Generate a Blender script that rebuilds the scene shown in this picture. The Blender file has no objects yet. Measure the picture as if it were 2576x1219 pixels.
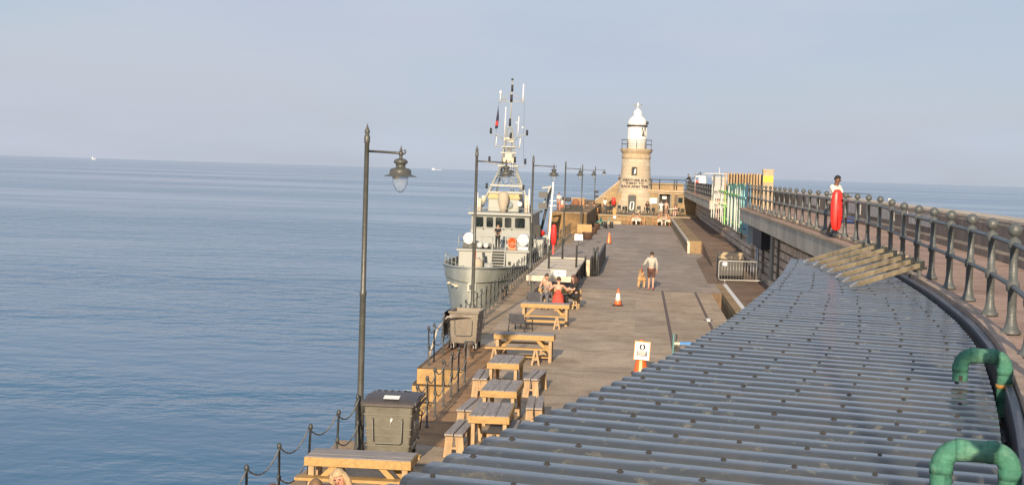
import bpy, bmesh, math, random
from mathutils import Vector, Matrix
R = math.radians
random.seed(7)
sc = bpy.context.scene
C = sc.collection

# ------------------------------------------------------------------ camera
F = 3750.0                       # focal length in units of a 2576 x 1219 picture
CAM = Vector((0, 0, 5.3))
ROLL = R(1.78); PITCH = R(-2.74); YAW = R(4.82)
fwd = Vector((-math.sin(YAW)*math.cos(PITCH), math.cos(YAW)*math.cos(PITCH), math.sin(PITCH)))
r0 = Vector((math.cos(YAW), math.sin(YAW), 0))
u0 = r0.cross(fwd)
cr = r0*math.cos(ROLL) + u0*math.sin(ROLL)
cu = -r0*math.sin(ROLL) + u0*math.cos(ROLL)
cam = bpy.data.cameras.new('camera'); co = bpy.data.objects.new('camera', cam); C.objects.link(co)
cam.sensor_width = 36; cam.lens = 36*F/2576; cam.clip_start = 0.1; cam.clip_end = 90000
m3 = Matrix((cr, cu, -fwd)).transposed()
co.matrix_world = Matrix.Translation(CAM) @ m3.to_4x4()
sc.camera = co

def G(X, Y, z=0.0):              # where the line of sight through a picture point meets the level z
    d = fwd + cr*((X-1288)/F) + cu*(-(Y-609.5)/F)
    return CAM + d*((z-CAM.z)/d.z)
def D(X, Y, y):                  # ... and where it is y metres down the pier
    d = fwd + cr*((X-1288)/F) + cu*(-(Y-609.5)/F)
    return CAM + d*(y/d.y)

# ------------------------------------------------------------------ sky and sun
SUN_EL = 16.7; SUN_AZ = 3.0      # low sun behind the viewpoint
w = bpy.data.worlds.new("World"); sc.world = w; w.use_nodes = True
nt = w.node_tree; nt.nodes.clear()
out = nt.nodes.new('ShaderNodeOutputWorld'); bg = nt.nodes.new('ShaderNodeBackground')
sky = nt.nodes.new('ShaderNodeTexSky'); sky.sky_type = 'NISHITA'; sky.sun_disc = False
sky.sun_elevation = R(SUN_EL); sky.sun_rotation = R(180+SUN_AZ)
sky.air_density = 1.0; sky.dust_density = 2.5; sky.ozone_density = 1.5; sky.altitude = 0
tc = nt.nodes.new('ShaderNodeTexCoord')
mp = nt.nodes.new('ShaderNodeMapping'); mp.inputs['Scale'].default_value = (1.6, 1.6, 7.0)
nz = nt.nodes.new('ShaderNodeTexNoise'); nz.inputs['Scale'].default_value = 2.3; nz.inputs['Detail'].default_value = 5; nz.inputs['Roughness'].default_value = .55
rp = nt.nodes.new('ShaderNodeValToRGB'); rp.color_ramp.elements[0].position = .36; rp.color_ramp.elements[0].color = (.80,)*3+(1,)
rp.color_ramp.elements[1].position = .66; rp.color_ramp.elements[1].color = (.98,)*3+(1,)
mx = nt.nodes.new('ShaderNodeMix'); mx.data_type = 'RGBA'
SKY_STRENGTH = 0.11
L = nt.links.new
L(tc.outputs['Generated'], mp.inputs['Vector']); L(mp.outputs[0], nz.inputs['Vector']); L(nz.outputs['Fac'], rp.inputs['Fac'])
sx_ = nt.nodes.new('ShaderNodeSeparateXYZ'); L(tc.outputs['Generated'], sx_.inputs[0])
vr = nt.nodes.new('ShaderNodeValToRGB'); ve = vr.color_ramp.elements          # haze low down, bluer higher up
ve[0].position = .0; ve[0].color = (.362, .398, .462, 1); ve[1].position = .14; ve[1].color = (.293, .346, .440, 1)
vm = nt.nodes.new('ShaderNodeVectorMath'); vm.operation = 'SCALE'; vm.inputs['Scale'].default_value = 10.0
cn = nt.nodes.new('ShaderNodeTexNoise'); cn.inputs['Scale'].default_value = 1.7; cn.inputs['Detail'].default_value = 4; L(mp.outputs[0], cn.inputs['Vector'])
cr2 = nt.nodes.new('ShaderNodeValToRGB'); cr2.color_ramp.elements[0].position = .44; cr2.color_ramp.elements[0].color = (0, 0, 0, 1); cr2.color_ramp.elements[1].position = .62; cr2.color_ramp.elements[1].color = (.75, .75, .75, 1)
L(cn.outputs['Fac'], cr2.inputs['Fac']); cmx = nt.nodes.new('ShaderNodeMix'); cmx.data_type = 'RGBA'; L(cr2.outputs['Color'], cmx.inputs['Factor']); L(vr.outputs['Color'], cmx.inputs['A']); cmx.inputs['B'].default_value = (.362, .382, .452, 1)
L(sx_.outputs['Z'], vr.inputs['Fac']); L(cmx.outputs['Result'], vm.inputs[0]); L(vm.outputs[0], mx.inputs['B'])
L(rp.outputs['Color'], mx.inputs['Factor']); L(sky.outputs[0], mx.inputs['A'])
L(mx.outputs['Result'], bg.inputs['Color']); bg.inputs['Strength'].default_value = SKY_STRENGTH
L(bg.outputs[0], out.inputs['Surface'])

sl = bpy.data.lights.new('sun', 'SUN'); so = bpy.data.objects.new('sun', sl); C.objects.link(so)
sl.energy = 5.0; sl.angle = R(.6); sl.color = (1.0, .80, .57)
sd = Vector((math.sin(R(SUN_AZ))*math.cos(R(SUN_EL)), math.cos(R(SUN_AZ))*math.cos(R(SUN_EL)), -math.sin(R(SUN_EL))))
so.rotation_euler = sd.to_track_quat('-Z', 'Y').to_euler(); so.location = (-3, -60, 60)
sc.view_settings.view_transform = 'Standard'; sc.view_settings.look = 'None'
sc.view_settings.exposure = 0.5; sc.view_settings.gamma = 1.0

# ------------------------------------------------------------------ helpers
def tag(o, label=None, cat=None, group=None, kind=None):
    if label: o['label'] = label
    if cat: o['category'] = cat
    if group: o['group'] = group
    if kind: o['kind'] = kind
    return o
def thing(name, label, cat, loc=(0, 0, 0), rz=0, group=None):
    o = bpy.data.objects.new(name, None); C.objects.link(o); o.location = loc; o.rotation_euler = (0, 0, rz)
    o.empty_display_size = .2
    return tag(o, label, cat, group)
def copytree(o, parent=None):
    c = o.copy(); C.objects.link(c); c.parent = parent
    for ch in list(o.children): copytree(ch, c)
    return c
def dup(o, loc, rz, label, scale=None):
    c = copytree(o); c.location = loc; c.rotation_euler = (0, 0, rz); c['label'] = label
    if scale: c.scale = scale
    return c

class MB:
    def __init__(s): s.v = []; s.f = []; s.m = []; s.sm = []; s.mi = 0; s.smooth = False
    def add(s, vs, fs, smooth=None):
        o = len(s.v); s.v += [tuple(v) for v in vs]
        for f in fs: s.f.append(tuple(i+o for i in f)); s.m.append(s.mi); s.sm.append(s.smooth if smooth is None else smooth)
        return s
    def box(s, x0, x1, y0, y1, z0, z1, M=None):
        vs = [Vector((x, y, z)) for z in (z0, z1) for y in (y0, y1) for x in (x0, x1)]
        if M: vs = [M @ v for v in vs]
        return s.add(vs, [(0, 2, 3, 1), (4, 5, 7, 6), (0, 1, 5, 4), (2, 6, 7, 3), (0, 4, 6, 2), (1, 3, 7, 5)])
    def cbox(s, c, sx, sy, sz, M=None):
        x, y, z = c
        return s.box(x-sx/2, x+sx/2, y-sy/2, y+sy/2, z-sz/2, z+sz/2, M)
    def bar(s, p, q, a, b=None, up=(0, 0, 1), a2=None, b2=None):      # square bar from p to q, a wide and b high
        p = Vector(p); q = Vector(q); b = b or a; d = (q-p).normalized(); up = Vector(up)
        if abs(d.dot(up)) > .98: up = Vector((0, 1, 0))
        x = d.cross(up).normalized(); z = x.cross(d)
        a2 = a2 or a; b2 = b2 or b
        vs = [p + x*sx*a/2 + z*sz*b/2 for sz in (-1, 1) for sx in (-1, 1)] + [q + x*sx*a2/2 + z*sz*b2/2 for sz in (-1, 1) for sx in (-1, 1)]
        return s.add(vs, [(0, 2, 3, 1), (4, 5, 7, 6), (0, 1, 5, 4), (2, 6, 7, 3), (0, 4, 6, 2), (1, 3, 7, 5)])
    def tube(s, pts, r, n=8, cap=True):
        pts = [Vector(p) for p in pts]; k = len(pts); rs = r if isinstance(r, (list, tuple)) else [r]*k
        vs = []; prev = None
        for i, p in enumerate(pts):
            d = (pts[min(i+1, k-1)] - pts[max(i-1, 0)]).normalized()
            if prev is None:
                up = Vector((0, 0, 1)) if abs(d.z) < .9 else Vector((1, 0, 0))
                x = d.cross(up).normalized()
            else:
                x = (prev - d*prev.dot(d)).normalized()
            prev = x; y = d.cross(x)
            for j in range(n):
                a = 2*math.pi*j/n; vs.append(p + (x*math.cos(a)+y*math.sin(a))*rs[i])
        fs = [(i*n+j, i*n+(j+1) % n, (i+1)*n+(j+1) % n, (i+1)*n+j) for i in range(k-1) for j in range(n)]
        s.add(vs, fs, True)
        if cap: s.add(vs[:n], [tuple(range(n))[::-1]], False); s.add(vs[-n:], [tuple(range(n))], False)
        return s
    def lathe(s, prof, c=(0, 0, 0), n=16, a0=0, a1=2*math.pi, smooth=True, M=None):
        full = abs(a1-a0-2*math.pi) < 1e-6; m = n if full else n+1; vs = []
        for r, z in prof:
            for j in range(m):
                a = a0+(a1-a0)*j/n; v = Vector((c[0]+r*math.cos(a), c[1]+r*math.sin(a), c[2]+z)); vs.append(M @ v if M else v)
        fs = []
        for i in range(len(prof)-1):
            for j in range(n):
                k = (j+1) % m
                fs.append((i*m+j, i*m+k, (i+1)*m+k, (i+1)*m+j))
        if full:
            if prof[0][0] > 1e-4: fs.append(tuple(range(m))[::-1])
            if prof[-1][0] > 1e-4: fs.append(tuple((len(prof)-1)*m+j for j in range(m)))
        return s.add(vs, fs, smooth)
    def ball(s, c, r, n=10, sc=(1, 1, 1)):
        pr = [(math.sin(math.pi*i/n), -math.cos(math.pi*i/n)) for i in range(n+1)]; vs = []
        for a, z in pr:
            for j in range(n): t = 2*math.pi*j/n; vs.append((c[0]+r*sc[0]*a*math.cos(t), c[1]+r*sc[1]*a*math.sin(t), c[2]+r*sc[2]*z))
        fs = [(i*n+j, i*n+(j+1) % n, (i+1)*n+(j+1) % n, (i+1)*n+j) for i in range(n) for j in range(n)]
        return s.add(vs, fs, True)
    def prism(s, poly, vec, M=None):            # a flat outline given depth
        vec = Vector(vec); a = [Vector(p) for p in poly]; b = [p+vec for p in a]; n = len(a)
        vs = a+b
        if M: vs = [M @ v for v in vs]
        return s.add(vs, [tuple(range(n))[::-1], tuple(range(n, 2*n))] + [(i, (i+1) % n, n+(i+1) % n, n+i) for i in range(n)])
    def quad(s, a, b, c, d): return s.add([a, b, c, d], [(0, 1, 2, 3)])
    def build(s, name, mats, parent=None, loc=None, rz=0, bevel=0, recalc=True):
        me = bpy.data.meshes.new(name); me.from_pydata(s.v, [], s.f)
        mats = mats if isinstance(mats, (list, tuple)) else [mats]
        for m in mats: me.materials.append(m)
        for p, mi, sm in zip(me.polygons, s.m, s.sm): p.material_index = mi; p.use_smooth = sm
        if recalc:
            bm = bmesh.new(); bm.from_mesh(me); bmesh.ops.remove_doubles(bm, verts=bm.verts, dist=1e-5)
            bmesh.ops.recalc_face_normals(bm, faces=bm.faces); bm.to_mesh(me); bm.free()
        o = bpy.data.objects.new(name, me); C.objects.link(o)
        if parent: o.parent = parent
        if loc is not None: o.location = loc
        o.rotation_euler = (0, 0, rz)
        if bevel:
            b = o.modifiers.new('bevel', 'BEVEL'); b.width = bevel; b.segments = 2; b.limit_method = 'ANGLE'
        return o

# ------------------------------------------------------------------ materials
def newmat(name):
    m = bpy.data.materials.new(name); m.use_nodes = True; n = m.node_tree
    return m, n, n.nodes['Principled BSDF'], n.links.new
def ramp(n, els):
    r = n.nodes.new('ShaderNodeValToRGB'); e = r.color_ramp.elements
    e[0].position, e[0].color = els[0][0], tuple(els[0][1])+(1,)
    e[1].position, e[1].color = els[-1][0], tuple(els[-1][1])+(1,)
    for p, c in els[1:-1]: x = e.new(p); x.color = tuple(c)+(1,)
    return r
def mul(c, k): return tuple(max(0, min(1, v*k)) for v in c)
_cache = {}
def mat(name, col, rough=.6, var=.25, scale=6, bump=.15, metal=0, stretch=(1, 1, 1), col2=None, c2pos=(.42, .62), spec=.5, coords='Object', bscale=None):
    if name in _cache: return _cache[name]
    m, n, p, L = newmat(name); _cache[name] = m
    tc = n.nodes.new('ShaderNodeTexCoord'); mp = n.nodes.new('ShaderNodeMapping'); mp.inputs['Scale'].default_value = stretch
    L(tc.outputs[coords], mp.inputs[0])
    a = n.nodes.new('ShaderNodeTexNoise'); a.inputs['Scale'].default_value = scale; a.inputs['Detail'].default_value = 6; a.inputs['Roughness'].default_value = .65
    L(mp.outputs[0], a.inputs[0])
    rp = ramp(n, [(.3, mul(col, 1-var)), (.7, mul(col, 1+var))]); L(a.outputs['Fac'], rp.inputs[0])
    last = rp.outputs[0]
    if col2:
        b = n.nodes.new('ShaderNodeTexNoise'); b.inputs['Scale'].default_value = scale*.31; b.inputs['Detail'].default_value = 8; b.inputs['Roughness'].default_value = .7
        L(mp.outputs[0], b.inputs[0])
        r2 = ramp(n, [(c2pos[0], (0, 0, 0)), (c2pos[1], (1, 1, 1))]); L(b.outputs['Fac'], r2.inputs[0])
        x = n.nodes.new('ShaderNodeMix'); x.data_type = 'RGBA'; L(r2.outputs[0], x.inputs['Factor']); L(last, x.inputs['A']); x.inputs['B'].default_value = tuple(col2)+(1,)
        last = x.outputs['Result']
    L(last, p.inputs['Base Color'])
    rr = n.nodes.new('ShaderNodeMapRange'); rr.inputs[3].default_value = max(.05, rough-.12); rr.inputs[4].default_value = min(1, rough+.12); L(a.outputs['Fac'], rr.inputs[0]); L(rr.outputs[0], p.inputs['Roughness'])
    p.inputs['Metallic'].default_value = metal; p.inputs['Specular IOR Level'].default_value = spec
    if bump:
        bn = n.nodes.new('ShaderNodeTexNoise'); bn.inputs['Scale'].default_value = bscale or scale*5; bn.inputs['Detail'].default_value = 4; L(mp.outputs[0], bn.inputs[0])
        bp = n.nodes.new('ShaderNodeBump'); bp.inputs['Strength'].default_value = bump; bp.inputs['Distance'].default_value = .02; L(bn.outputs['Fac'], bp.inputs['Height']); L(bp.outputs[0], p.inputs['Normal'])
    return m
def flat(name, col, rough=.6, **k): return mat(name, col, rough, var=.12, scale=9, bump=.05, **k)

def stone(name, col, mortar, bw, bh, var=.25, mode='YZ', radius=1, msize=.02, dirt=None, bias=0, streak=.35):
    m, n, p, L = newmat(name)
    tc = n.nodes.new('ShaderNodeTexCoord'); sp = n.nodes.new('ShaderNodeSeparateXYZ'); L(tc.outputs['Object'], sp.inputs[0])
    cb = n.nodes.new('ShaderNodeCombineXYZ')
    if mode == 'YZ': L(sp.outputs['Y'], cb.inputs['X']); L(sp.outputs['Z'], cb.inputs['Y'])
    elif mode == 'XZ': L(sp.outputs['X'], cb.inputs['X']); L(sp.outputs['Z'], cb.inputs['Y'])
    elif mode == 'XY': L(sp.outputs['X'], cb.inputs['X']); L(sp.outputs['Y'], cb.inputs['Y'])
    else:
        at = n.nodes.new('ShaderNodeMath'); at.operation = 'ARCTAN2'; L(sp.outputs['Y'], at.inputs[0]); L(sp.outputs['X'], at.inputs[1])
        ml = n.nodes.new('ShaderNodeMath'); ml.operation = 'MULTIPLY'; ml.inputs[1].default_value = radius; L(at.outputs[0], ml.inputs[0])
        L(ml.outputs[0], cb.inputs['X']); L(sp.outputs['Z'], cb.inputs['Y'])
    br = n.nodes.new('ShaderNodeTexBrick'); br.inputs['Scale'].default_value = 1; br.inputs['Brick Width'].default_value = bw; br.inputs['Row Height'].default_value = bh
    br.inputs['Mortar Size'].default_value = msize; br.inputs['Mortar Smooth'].default_value = .3; br.inputs['Bias'].default_value = bias
    br.inputs['Color1'].default_value = mul(col, 1-var)+(1,); br.inputs['Color2'].default_value = mul(col, 1+var)+(1,); br.inputs['Mortar'].default_value = tuple(mortar)+(1,)
    L(cb.outputs[0], br.inputs['Vector'])
    nz = n.nodes.new('ShaderNodeTexNoise'); nz.inputs['Scale'].default_value = 3; nz.inputs['Detail'].default_value = 8; nz.inputs['Roughness'].default_value = .7; L(tc.outputs['Object'], nz.inputs[0])
    rp = ramp(n, [(.25, (1-streak,)*3), (.75, (1+streak*.6,)*3)]); L(nz.outputs['Fac'], rp.inputs[0])
    mm = n.nodes.new('ShaderNodeMix'); mm.data_type = 'RGBA'; mm.blend_type = 'MULTIPLY'; mm.inputs['Factor'].default_value = 1; L(br.outputs['Color'], mm.inputs['A']); L(rp.outputs[0], mm.inputs['B'])
    last = mm.outputs['Result']
    if dirt:
        n2 = n.nodes.new('ShaderNodeTexNoise'); n2.inputs['Scale'].default_value = .55; n2.inputs['Detail'].default_value = 7; L(tc.outputs['Object'], n2.inputs[0])
        r2 = ramp(n, [(.45, (0, 0, 0)), (.68, (.8,)*3)]); L(n2.outputs['Fac'], r2.inputs[0])
        x = n.nodes.new('ShaderNodeMix'); x.data_type = 'RGBA'; L(r2.outputs[0], x.inputs['Factor']); L(last, x.inputs['A']); x.inputs['B'].default_value = tuple(dirt)+(1,); last = x.outputs['Result']
    L(last, p.inputs['Base Color']); p.inputs['Roughness'].default_value = .88
    bp = n.nodes.new('ShaderNodeBump'); bp.inputs['Strength'].default_value = .5; bp.inputs['Distance'].default_value = .03
    ad = n.nodes.new('ShaderNodeMath'); ad.operation = 'MULTIPLY_ADD'; ad.inputs[1].default_value = .5; L(nz.outputs['Fac'], ad.inputs[0])
    iv = n.nodes.new('ShaderNodeMath'); iv.operation = 'SUBTRACT'; iv.inputs[0].default_value = 1; L(br.outputs['Fac'], iv.inputs[1]); L(iv.outputs[0], ad.inputs[2])
    L(ad.outputs[0], bp.inputs['Height']); L(bp.outputs[0], p.inputs['Normal'])
    return m

def ground_mat(name, c1, c2, stain, joints=None, jcol=(.07, .055, .045), xj=None, scale=.9):
    m, n, p, L = newmat(name)
    tc = n.nodes.new('ShaderNodeTexCoord'); sp = n.nodes.new('ShaderNodeSeparateXYZ'); L(tc.outputs['Object'], sp.inputs[0])
    a = n.nodes.new('ShaderNodeTexNoise'); a.inputs['Scale'].default_value = scale; a.inputs['Detail'].default_value = 9; a.inputs['Roughness'].default_value = .68
    mp = n.nodes.new('ShaderNodeMapping'); mp.inputs['Scale'].default_value = (1, .55, 1); L(tc.outputs['Object'], mp.inputs[0]); L(mp.outputs[0], a.inputs[0])
    r = ramp(n, [(.3, c1), (.7, c2)]); L(a.outputs['Fac'], r.inputs[0])
    b = n.nodes.new('ShaderNodeTexNoise'); b.inputs['Scale'].default_value = .23; b.inputs['Detail'].default_value = 8; b.inputs['Roughness'].default_value = .65; L(mp.outputs[0], b.inputs[0])
    r2 = ramp(n, [(.5, (0, 0, 0)), (.72, (.75,)*3)]); L(b.outputs['Fac'], r2.inputs[0])
    x = n.nodes.new('ShaderNodeMix'); x.data_type = 'RGBA'; L(r2.outputs[0], x.inputs['Factor']); L(r.outputs[0], x.inputs['A']); x.inputs['B'].default_value = tuple(stain)+(1,)
    last = x.outputs['Result']
    f = n.nodes.new('ShaderNodeTexNoise'); f.inputs['Scale'].default_value = 14; f.inputs['Detail'].default_value = 4; L(tc.outputs['Object'], f.inputs[0])
    rf = ramp(n, [(.3, (.82,)*3), (.7, (1.15,)*3)]); L(f.outputs['Fac'], rf.inputs[0])
    mm = n.nodes.new('ShaderNodeMix'); mm.data_type = 'RGBA'; mm.blend_type = 'MULTIPLY'; mm.inputs['Factor'].default_value = 1; L(last, mm.inputs['A']); L(rf.outputs[0], mm.inputs['B']); last = mm.outputs['Result']
    def joint(last, sock, period, off, width):
        wob = n.nodes.new('ShaderNodeMath'); wob.operation = 'MULTIPLY_ADD'; wob.inputs[1].default_value = .12; L(a.outputs['Fac'], wob.inputs[0]); L(sock, wob.inputs[2])
        q = n.nodes.new('ShaderNodeMath'); q.operation = 'ADD'; q.inputs[1].default_value = off; L(wob.outputs[0], q.inputs[0])
        pp = n.nodes.new('ShaderNodeMath'); pp.operation = 'PINGPONG'; pp.inputs[1].default_value = period/2; L(q.outputs[0], pp.inputs[0])
        lt = n.nodes.new('ShaderNodeMapRange'); lt.inputs[1].default_value = width; lt.inputs[2].default_value = width*2.2; lt.inputs[3].default_value = .75; lt.inputs[4].default_value = 0; L(pp.outputs[0], lt.inputs[0])
        xx = n.nodes.new('ShaderNodeMix'); xx.data_type = 'RGBA'; L(lt.outputs[0], xx.inputs['Factor']); L(last, xx.inputs['A']); xx.inputs['B'].default_value = tuple(jcol)+(1,)
        return xx.outputs['Result']
    sb = n.nodes.new('ShaderNodeTexBrick'); sb.inputs['Scale'].default_value = 1; sb.inputs['Brick Width'].default_value = 3.1; sb.inputs['Row Height'].default_value = (joints[0] if joints else 4.5); sb.inputs['Mortar Size'].default_value = 0
    sb.inputs['Color1'].default_value = (.90, .90, .90, 1); sb.inputs['Color2'].default_value = (1.10, 1.09, 1.07, 1); L(tc.outputs['Object'], sb.inputs['Vector'])
    wn = n.nodes.new('ShaderNodeTexNoise'); wn.inputs['Scale'].default_value = .75; wn.inputs['Detail'].default_value = 10; wn.inputs['Roughness'].default_value = .75; wn.inputs['Distortion'].default_value = .6; L(tc.outputs['Object'], wn.inputs[0])
    wr = ramp(n, [(.36, (.74, .72, .70)), (.52, (1.0, 1.0, 1.0)), (.72, (1.10, 1.10, 1.10))]); L(wn.outputs['Fac'], wr.inputs[0])
    for k_ in (sb.outputs['Color'], wr.outputs[0]):
        m2 = n.nodes.new('ShaderNodeMix'); m2.data_type = 'RGBA'; m2.blend_type = 'MULTIPLY'; m2.inputs['Factor'].default_value = 1; L(last, m2.inputs['A']); L(k_, m2.inputs['B']); last = m2.outputs['Result']
    if joints: last = joint(last, sp.outputs['Y'], *joints)
    if xj: last = joint(last, sp.outputs['X'], *xj)
    L(last, p.inputs['Base Color']); p.inputs['Roughness'].default_value = .9; p.inputs['Specular IOR Level'].default_value = .25
    bp = n.nodes.new('ShaderNodeBump'); bp.inputs['Strength'].default_value = .25; bp.inputs['Distance'].default_value = .02; L(f.outputs['Fac'], bp.inputs['Height']); L(bp.outputs[0], p.inputs['Normal'])
    return m

M_conc = ground_mat('quay_concrete', (.32, .255, .185), (.46, .37, .275), (.33, .245, .17), joints=(4.55, 1.0, .022))
M_asph = ground_mat('quay_asphalt', (.27, .225, .19), (.38, .32, .27), (.25, .205, .17), joints=(9.0, 3.0, .03))
M_edge = ground_mat('stone_edging', (.30, .22, .14), (.42, .32, .21), (.25, .13, .06), joints=(1.6, 0, .02))
M_rust = ground_mat('stained_stone', (.28, .165, .085), (.42, .26, .14), (.22, .095, .035), joints=(1.4, 0, .02), scale=1.6)
M_plat = ground_mat('platform_stone', (.27, .19, .10), (.36, .26, .15), (.22, .15, .09), joints=(1.3, 0, .02))
M_brown = ground_mat('brown_paving', (.17, .115, .08), (.25, .175, .125), (.12, .09, .07), joints=(2.6, 0, .02))
M_deck = ground_mat('deck_paving', (.33, .225, .175), (.42, .30, .24), (.30, .20, .15), joints=(3.0, 0, .01))
M_wall = stone('wall_blocks', (.62, .51, .40), (.07, .05, .04), 1.15, .40, var=.25, dirt=(.47, .37, .28), msize=.05)
M_qwall = stone('quay_wall_stone', (.40, .26, .11), (.10, .06, .03), .72, .46, mode='XZ', var=.3, dirt=(.22, .13, .05), msize=.03, streak=.55)
M_qside = stone('quay_side_stone', (.30, .22, .13), (.1, .07, .04), 1.1, .45, mode='YZ', var=.2, dirt=(.12, .1, .06))
M_terr = stone('terrace_stone', (.31, .215, .11), (.18, .12, .07), .85, .36, mode='XZ', var=.25, dirt=(.18, .11, .055), msize=.02)
M_build = stone('building_stone', (.33, .24, .135), (.26, .19, .11), .9, .4, mode='XZ', var=.16, dirt=(.28, .195, .10), msize=.02)
M_light = stone('lighthouse_stone', (.47, .40, .30), (.38, .32, .235), 1.05, .45, mode='cyl', radius=2, var=.13, dirt=(.41, .34, .245), msize=.02, streak=.2)
M_coping = mat('pale_coping', (.42, .34, .23), .85, col2=(.36, .27, .17), scale=2)
M_fascia = mat('grey_concrete', (.46, .43, .36), .85, col2=(.33, .31, .26), scale=1.2, stretch=(1, 1, .5))
M_kerb = mat('rough_kerb', (.33, .26, .18), .95, var=.4, scale=3, bump=.9, bscale=6)
M_para = mat('parapet_concrete', (.25, .205, .165), .9, col2=(.15, .12, .095), scale=1.5, stretch=(1, 1, .25), var=.3)
M_patch = mat('render_patch', (.50, .48, .45), .9, scale=2)
M_dark = flat('dark_iron', (.045, .05, .05), .45)
M_rail = mat('railing_paint', (.085, .095, .095), .42, var=.3, scale=8, col2=(.20, .14, .09), c2pos=(.6, .74), bump=.35)
M_lamp = mat('lamp_paint', (.07, .072, .065), .38, var=.2, scale=5, col2=(.14, .11, .08), c2pos=(.6, .75))
M_white = flat('white_paint', (.70, .70, .68), .5)
M_cream = mat('cream_paint', (.52, .47, .37), .6)
M_pine = mat('pine_timber', (.39, .245, .09), .65, var=.25, scale=3, stretch=(6, 1, 6), col2=(.40, .23, .07), c2pos=(.55, .7))
M_pineS = mat('pine_side', (.38, .265, .15), .7, var=.3, scale=3, stretch=(4, 4, 1), col2=(.33, .21, .11), c2pos=(.5, .68))
M_top = mat('weathered_boards', (.27, .24, .22), .7, var=.35, scale=2.4, stretch=(1, 9, 9), col2=(.13, .11, .10), c2pos=(.58, .72))
M_red = flat('red_plastic', (.62, .028, .022), .38)
M_orange = flat('orange_plastic', (.75, .13, .03), .45)
M_black = flat('black_rubber', (.02, .02, .02), .6)
M_glassd = mat('dark_glass', (.015, .022, .024), .08, var=.3, bump=0)
M_steel = flat('galvanised_steel', (.42, .42, .41), .4, metal=.6)
M_roof = mat('roof_sheet', (.036, .042, .046), .20, var=.3, scale=1.6, col2=(.085, .082, .068), c2pos=(.5, .8), bump=.06, bscale=9, spec=.95)
def add_specks(m, col, scale, lo, hi, amt):
    n = m.node_tree; p = n.nodes['Principled BSDF']; src = p.inputs['Base Color'].links[0].from_socket
    tc = n.nodes.new('ShaderNodeTexCoord'); a = n.nodes.new('ShaderNodeTexNoise'); a.inputs['Scale'].default_value = scale; a.inputs['Detail'].default_value = 5; a.inputs['Roughness'].default_value = .7
    n.links.new(tc.outputs['Object'], a.inputs[0]); r = ramp(n, [(lo, (0, 0, 0)), (hi, (amt,)*3)]); n.links.new(a.outputs['Fac'], r.inputs[0])
    x = n.nodes.new('ShaderNodeMix'); x.data_type = 'RGBA'; n.links.new(r.outputs[0], x.inputs['Factor']); n.links.new(src, x.inputs['A']); x.inputs['B'].default_value = tuple(col)+(1,); n.links.new(x.outputs['Result'], p.inputs['Base Color'])
_pr = M_roof.node_tree.nodes['Principled BSDF']; _pr.inputs['Coat Weight'].default_value = .45; _pr.inputs['Coat Roughness'].default_value = .20
add_specks(M_roof, (.21, .20, .14), 6.5, .575, .72, .75); add_specks(M_roof, (.10, .085, .06), 1.1, .5, .75, .7); add_specks(M_roof, (.45, .44, .40), 17.0, .72, .78, .8)
M_green = mat('green_pipe', (.05, .17, .12), .78, var=.45, scale=6, col2=(.16, .32, .235), c2pos=(.48, .62), bump=.5, spec=.25)
add_specks(M_green, (.30, .27, .16), 4.0, .62, .72, .7)
M_binb = mat('bin_body', (.115, .11, .085), .55, var=.2, scale=4, col2=(.16, .15, .12))
M_lid = mat('bin_lid', (.06, .052, .05), .45, var=.2, scale=4)
M_oak = mat('prop_timber', (.20, .165, .11), .85, var=.5, scale=4, col2=(.40, .33, .21))
M_hull = mat('hull_paint', (.42, .44, .395), .4, var=.10, scale=1.2, col2=(.33, .33, .27), bump=.05)
M_super = mat('superstructure_paint', (.30, .315, .295), .45, var=.06, scale=1.5, bump=.04)
M_canvas = mat('canvas', (.40, .345, .265), .9, var=.15)
M_tan = mat('tan_panel', (.46, .36, .17), .7)
M_signw = flat('sign_white', (.78, .76, .70), .5)

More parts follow.
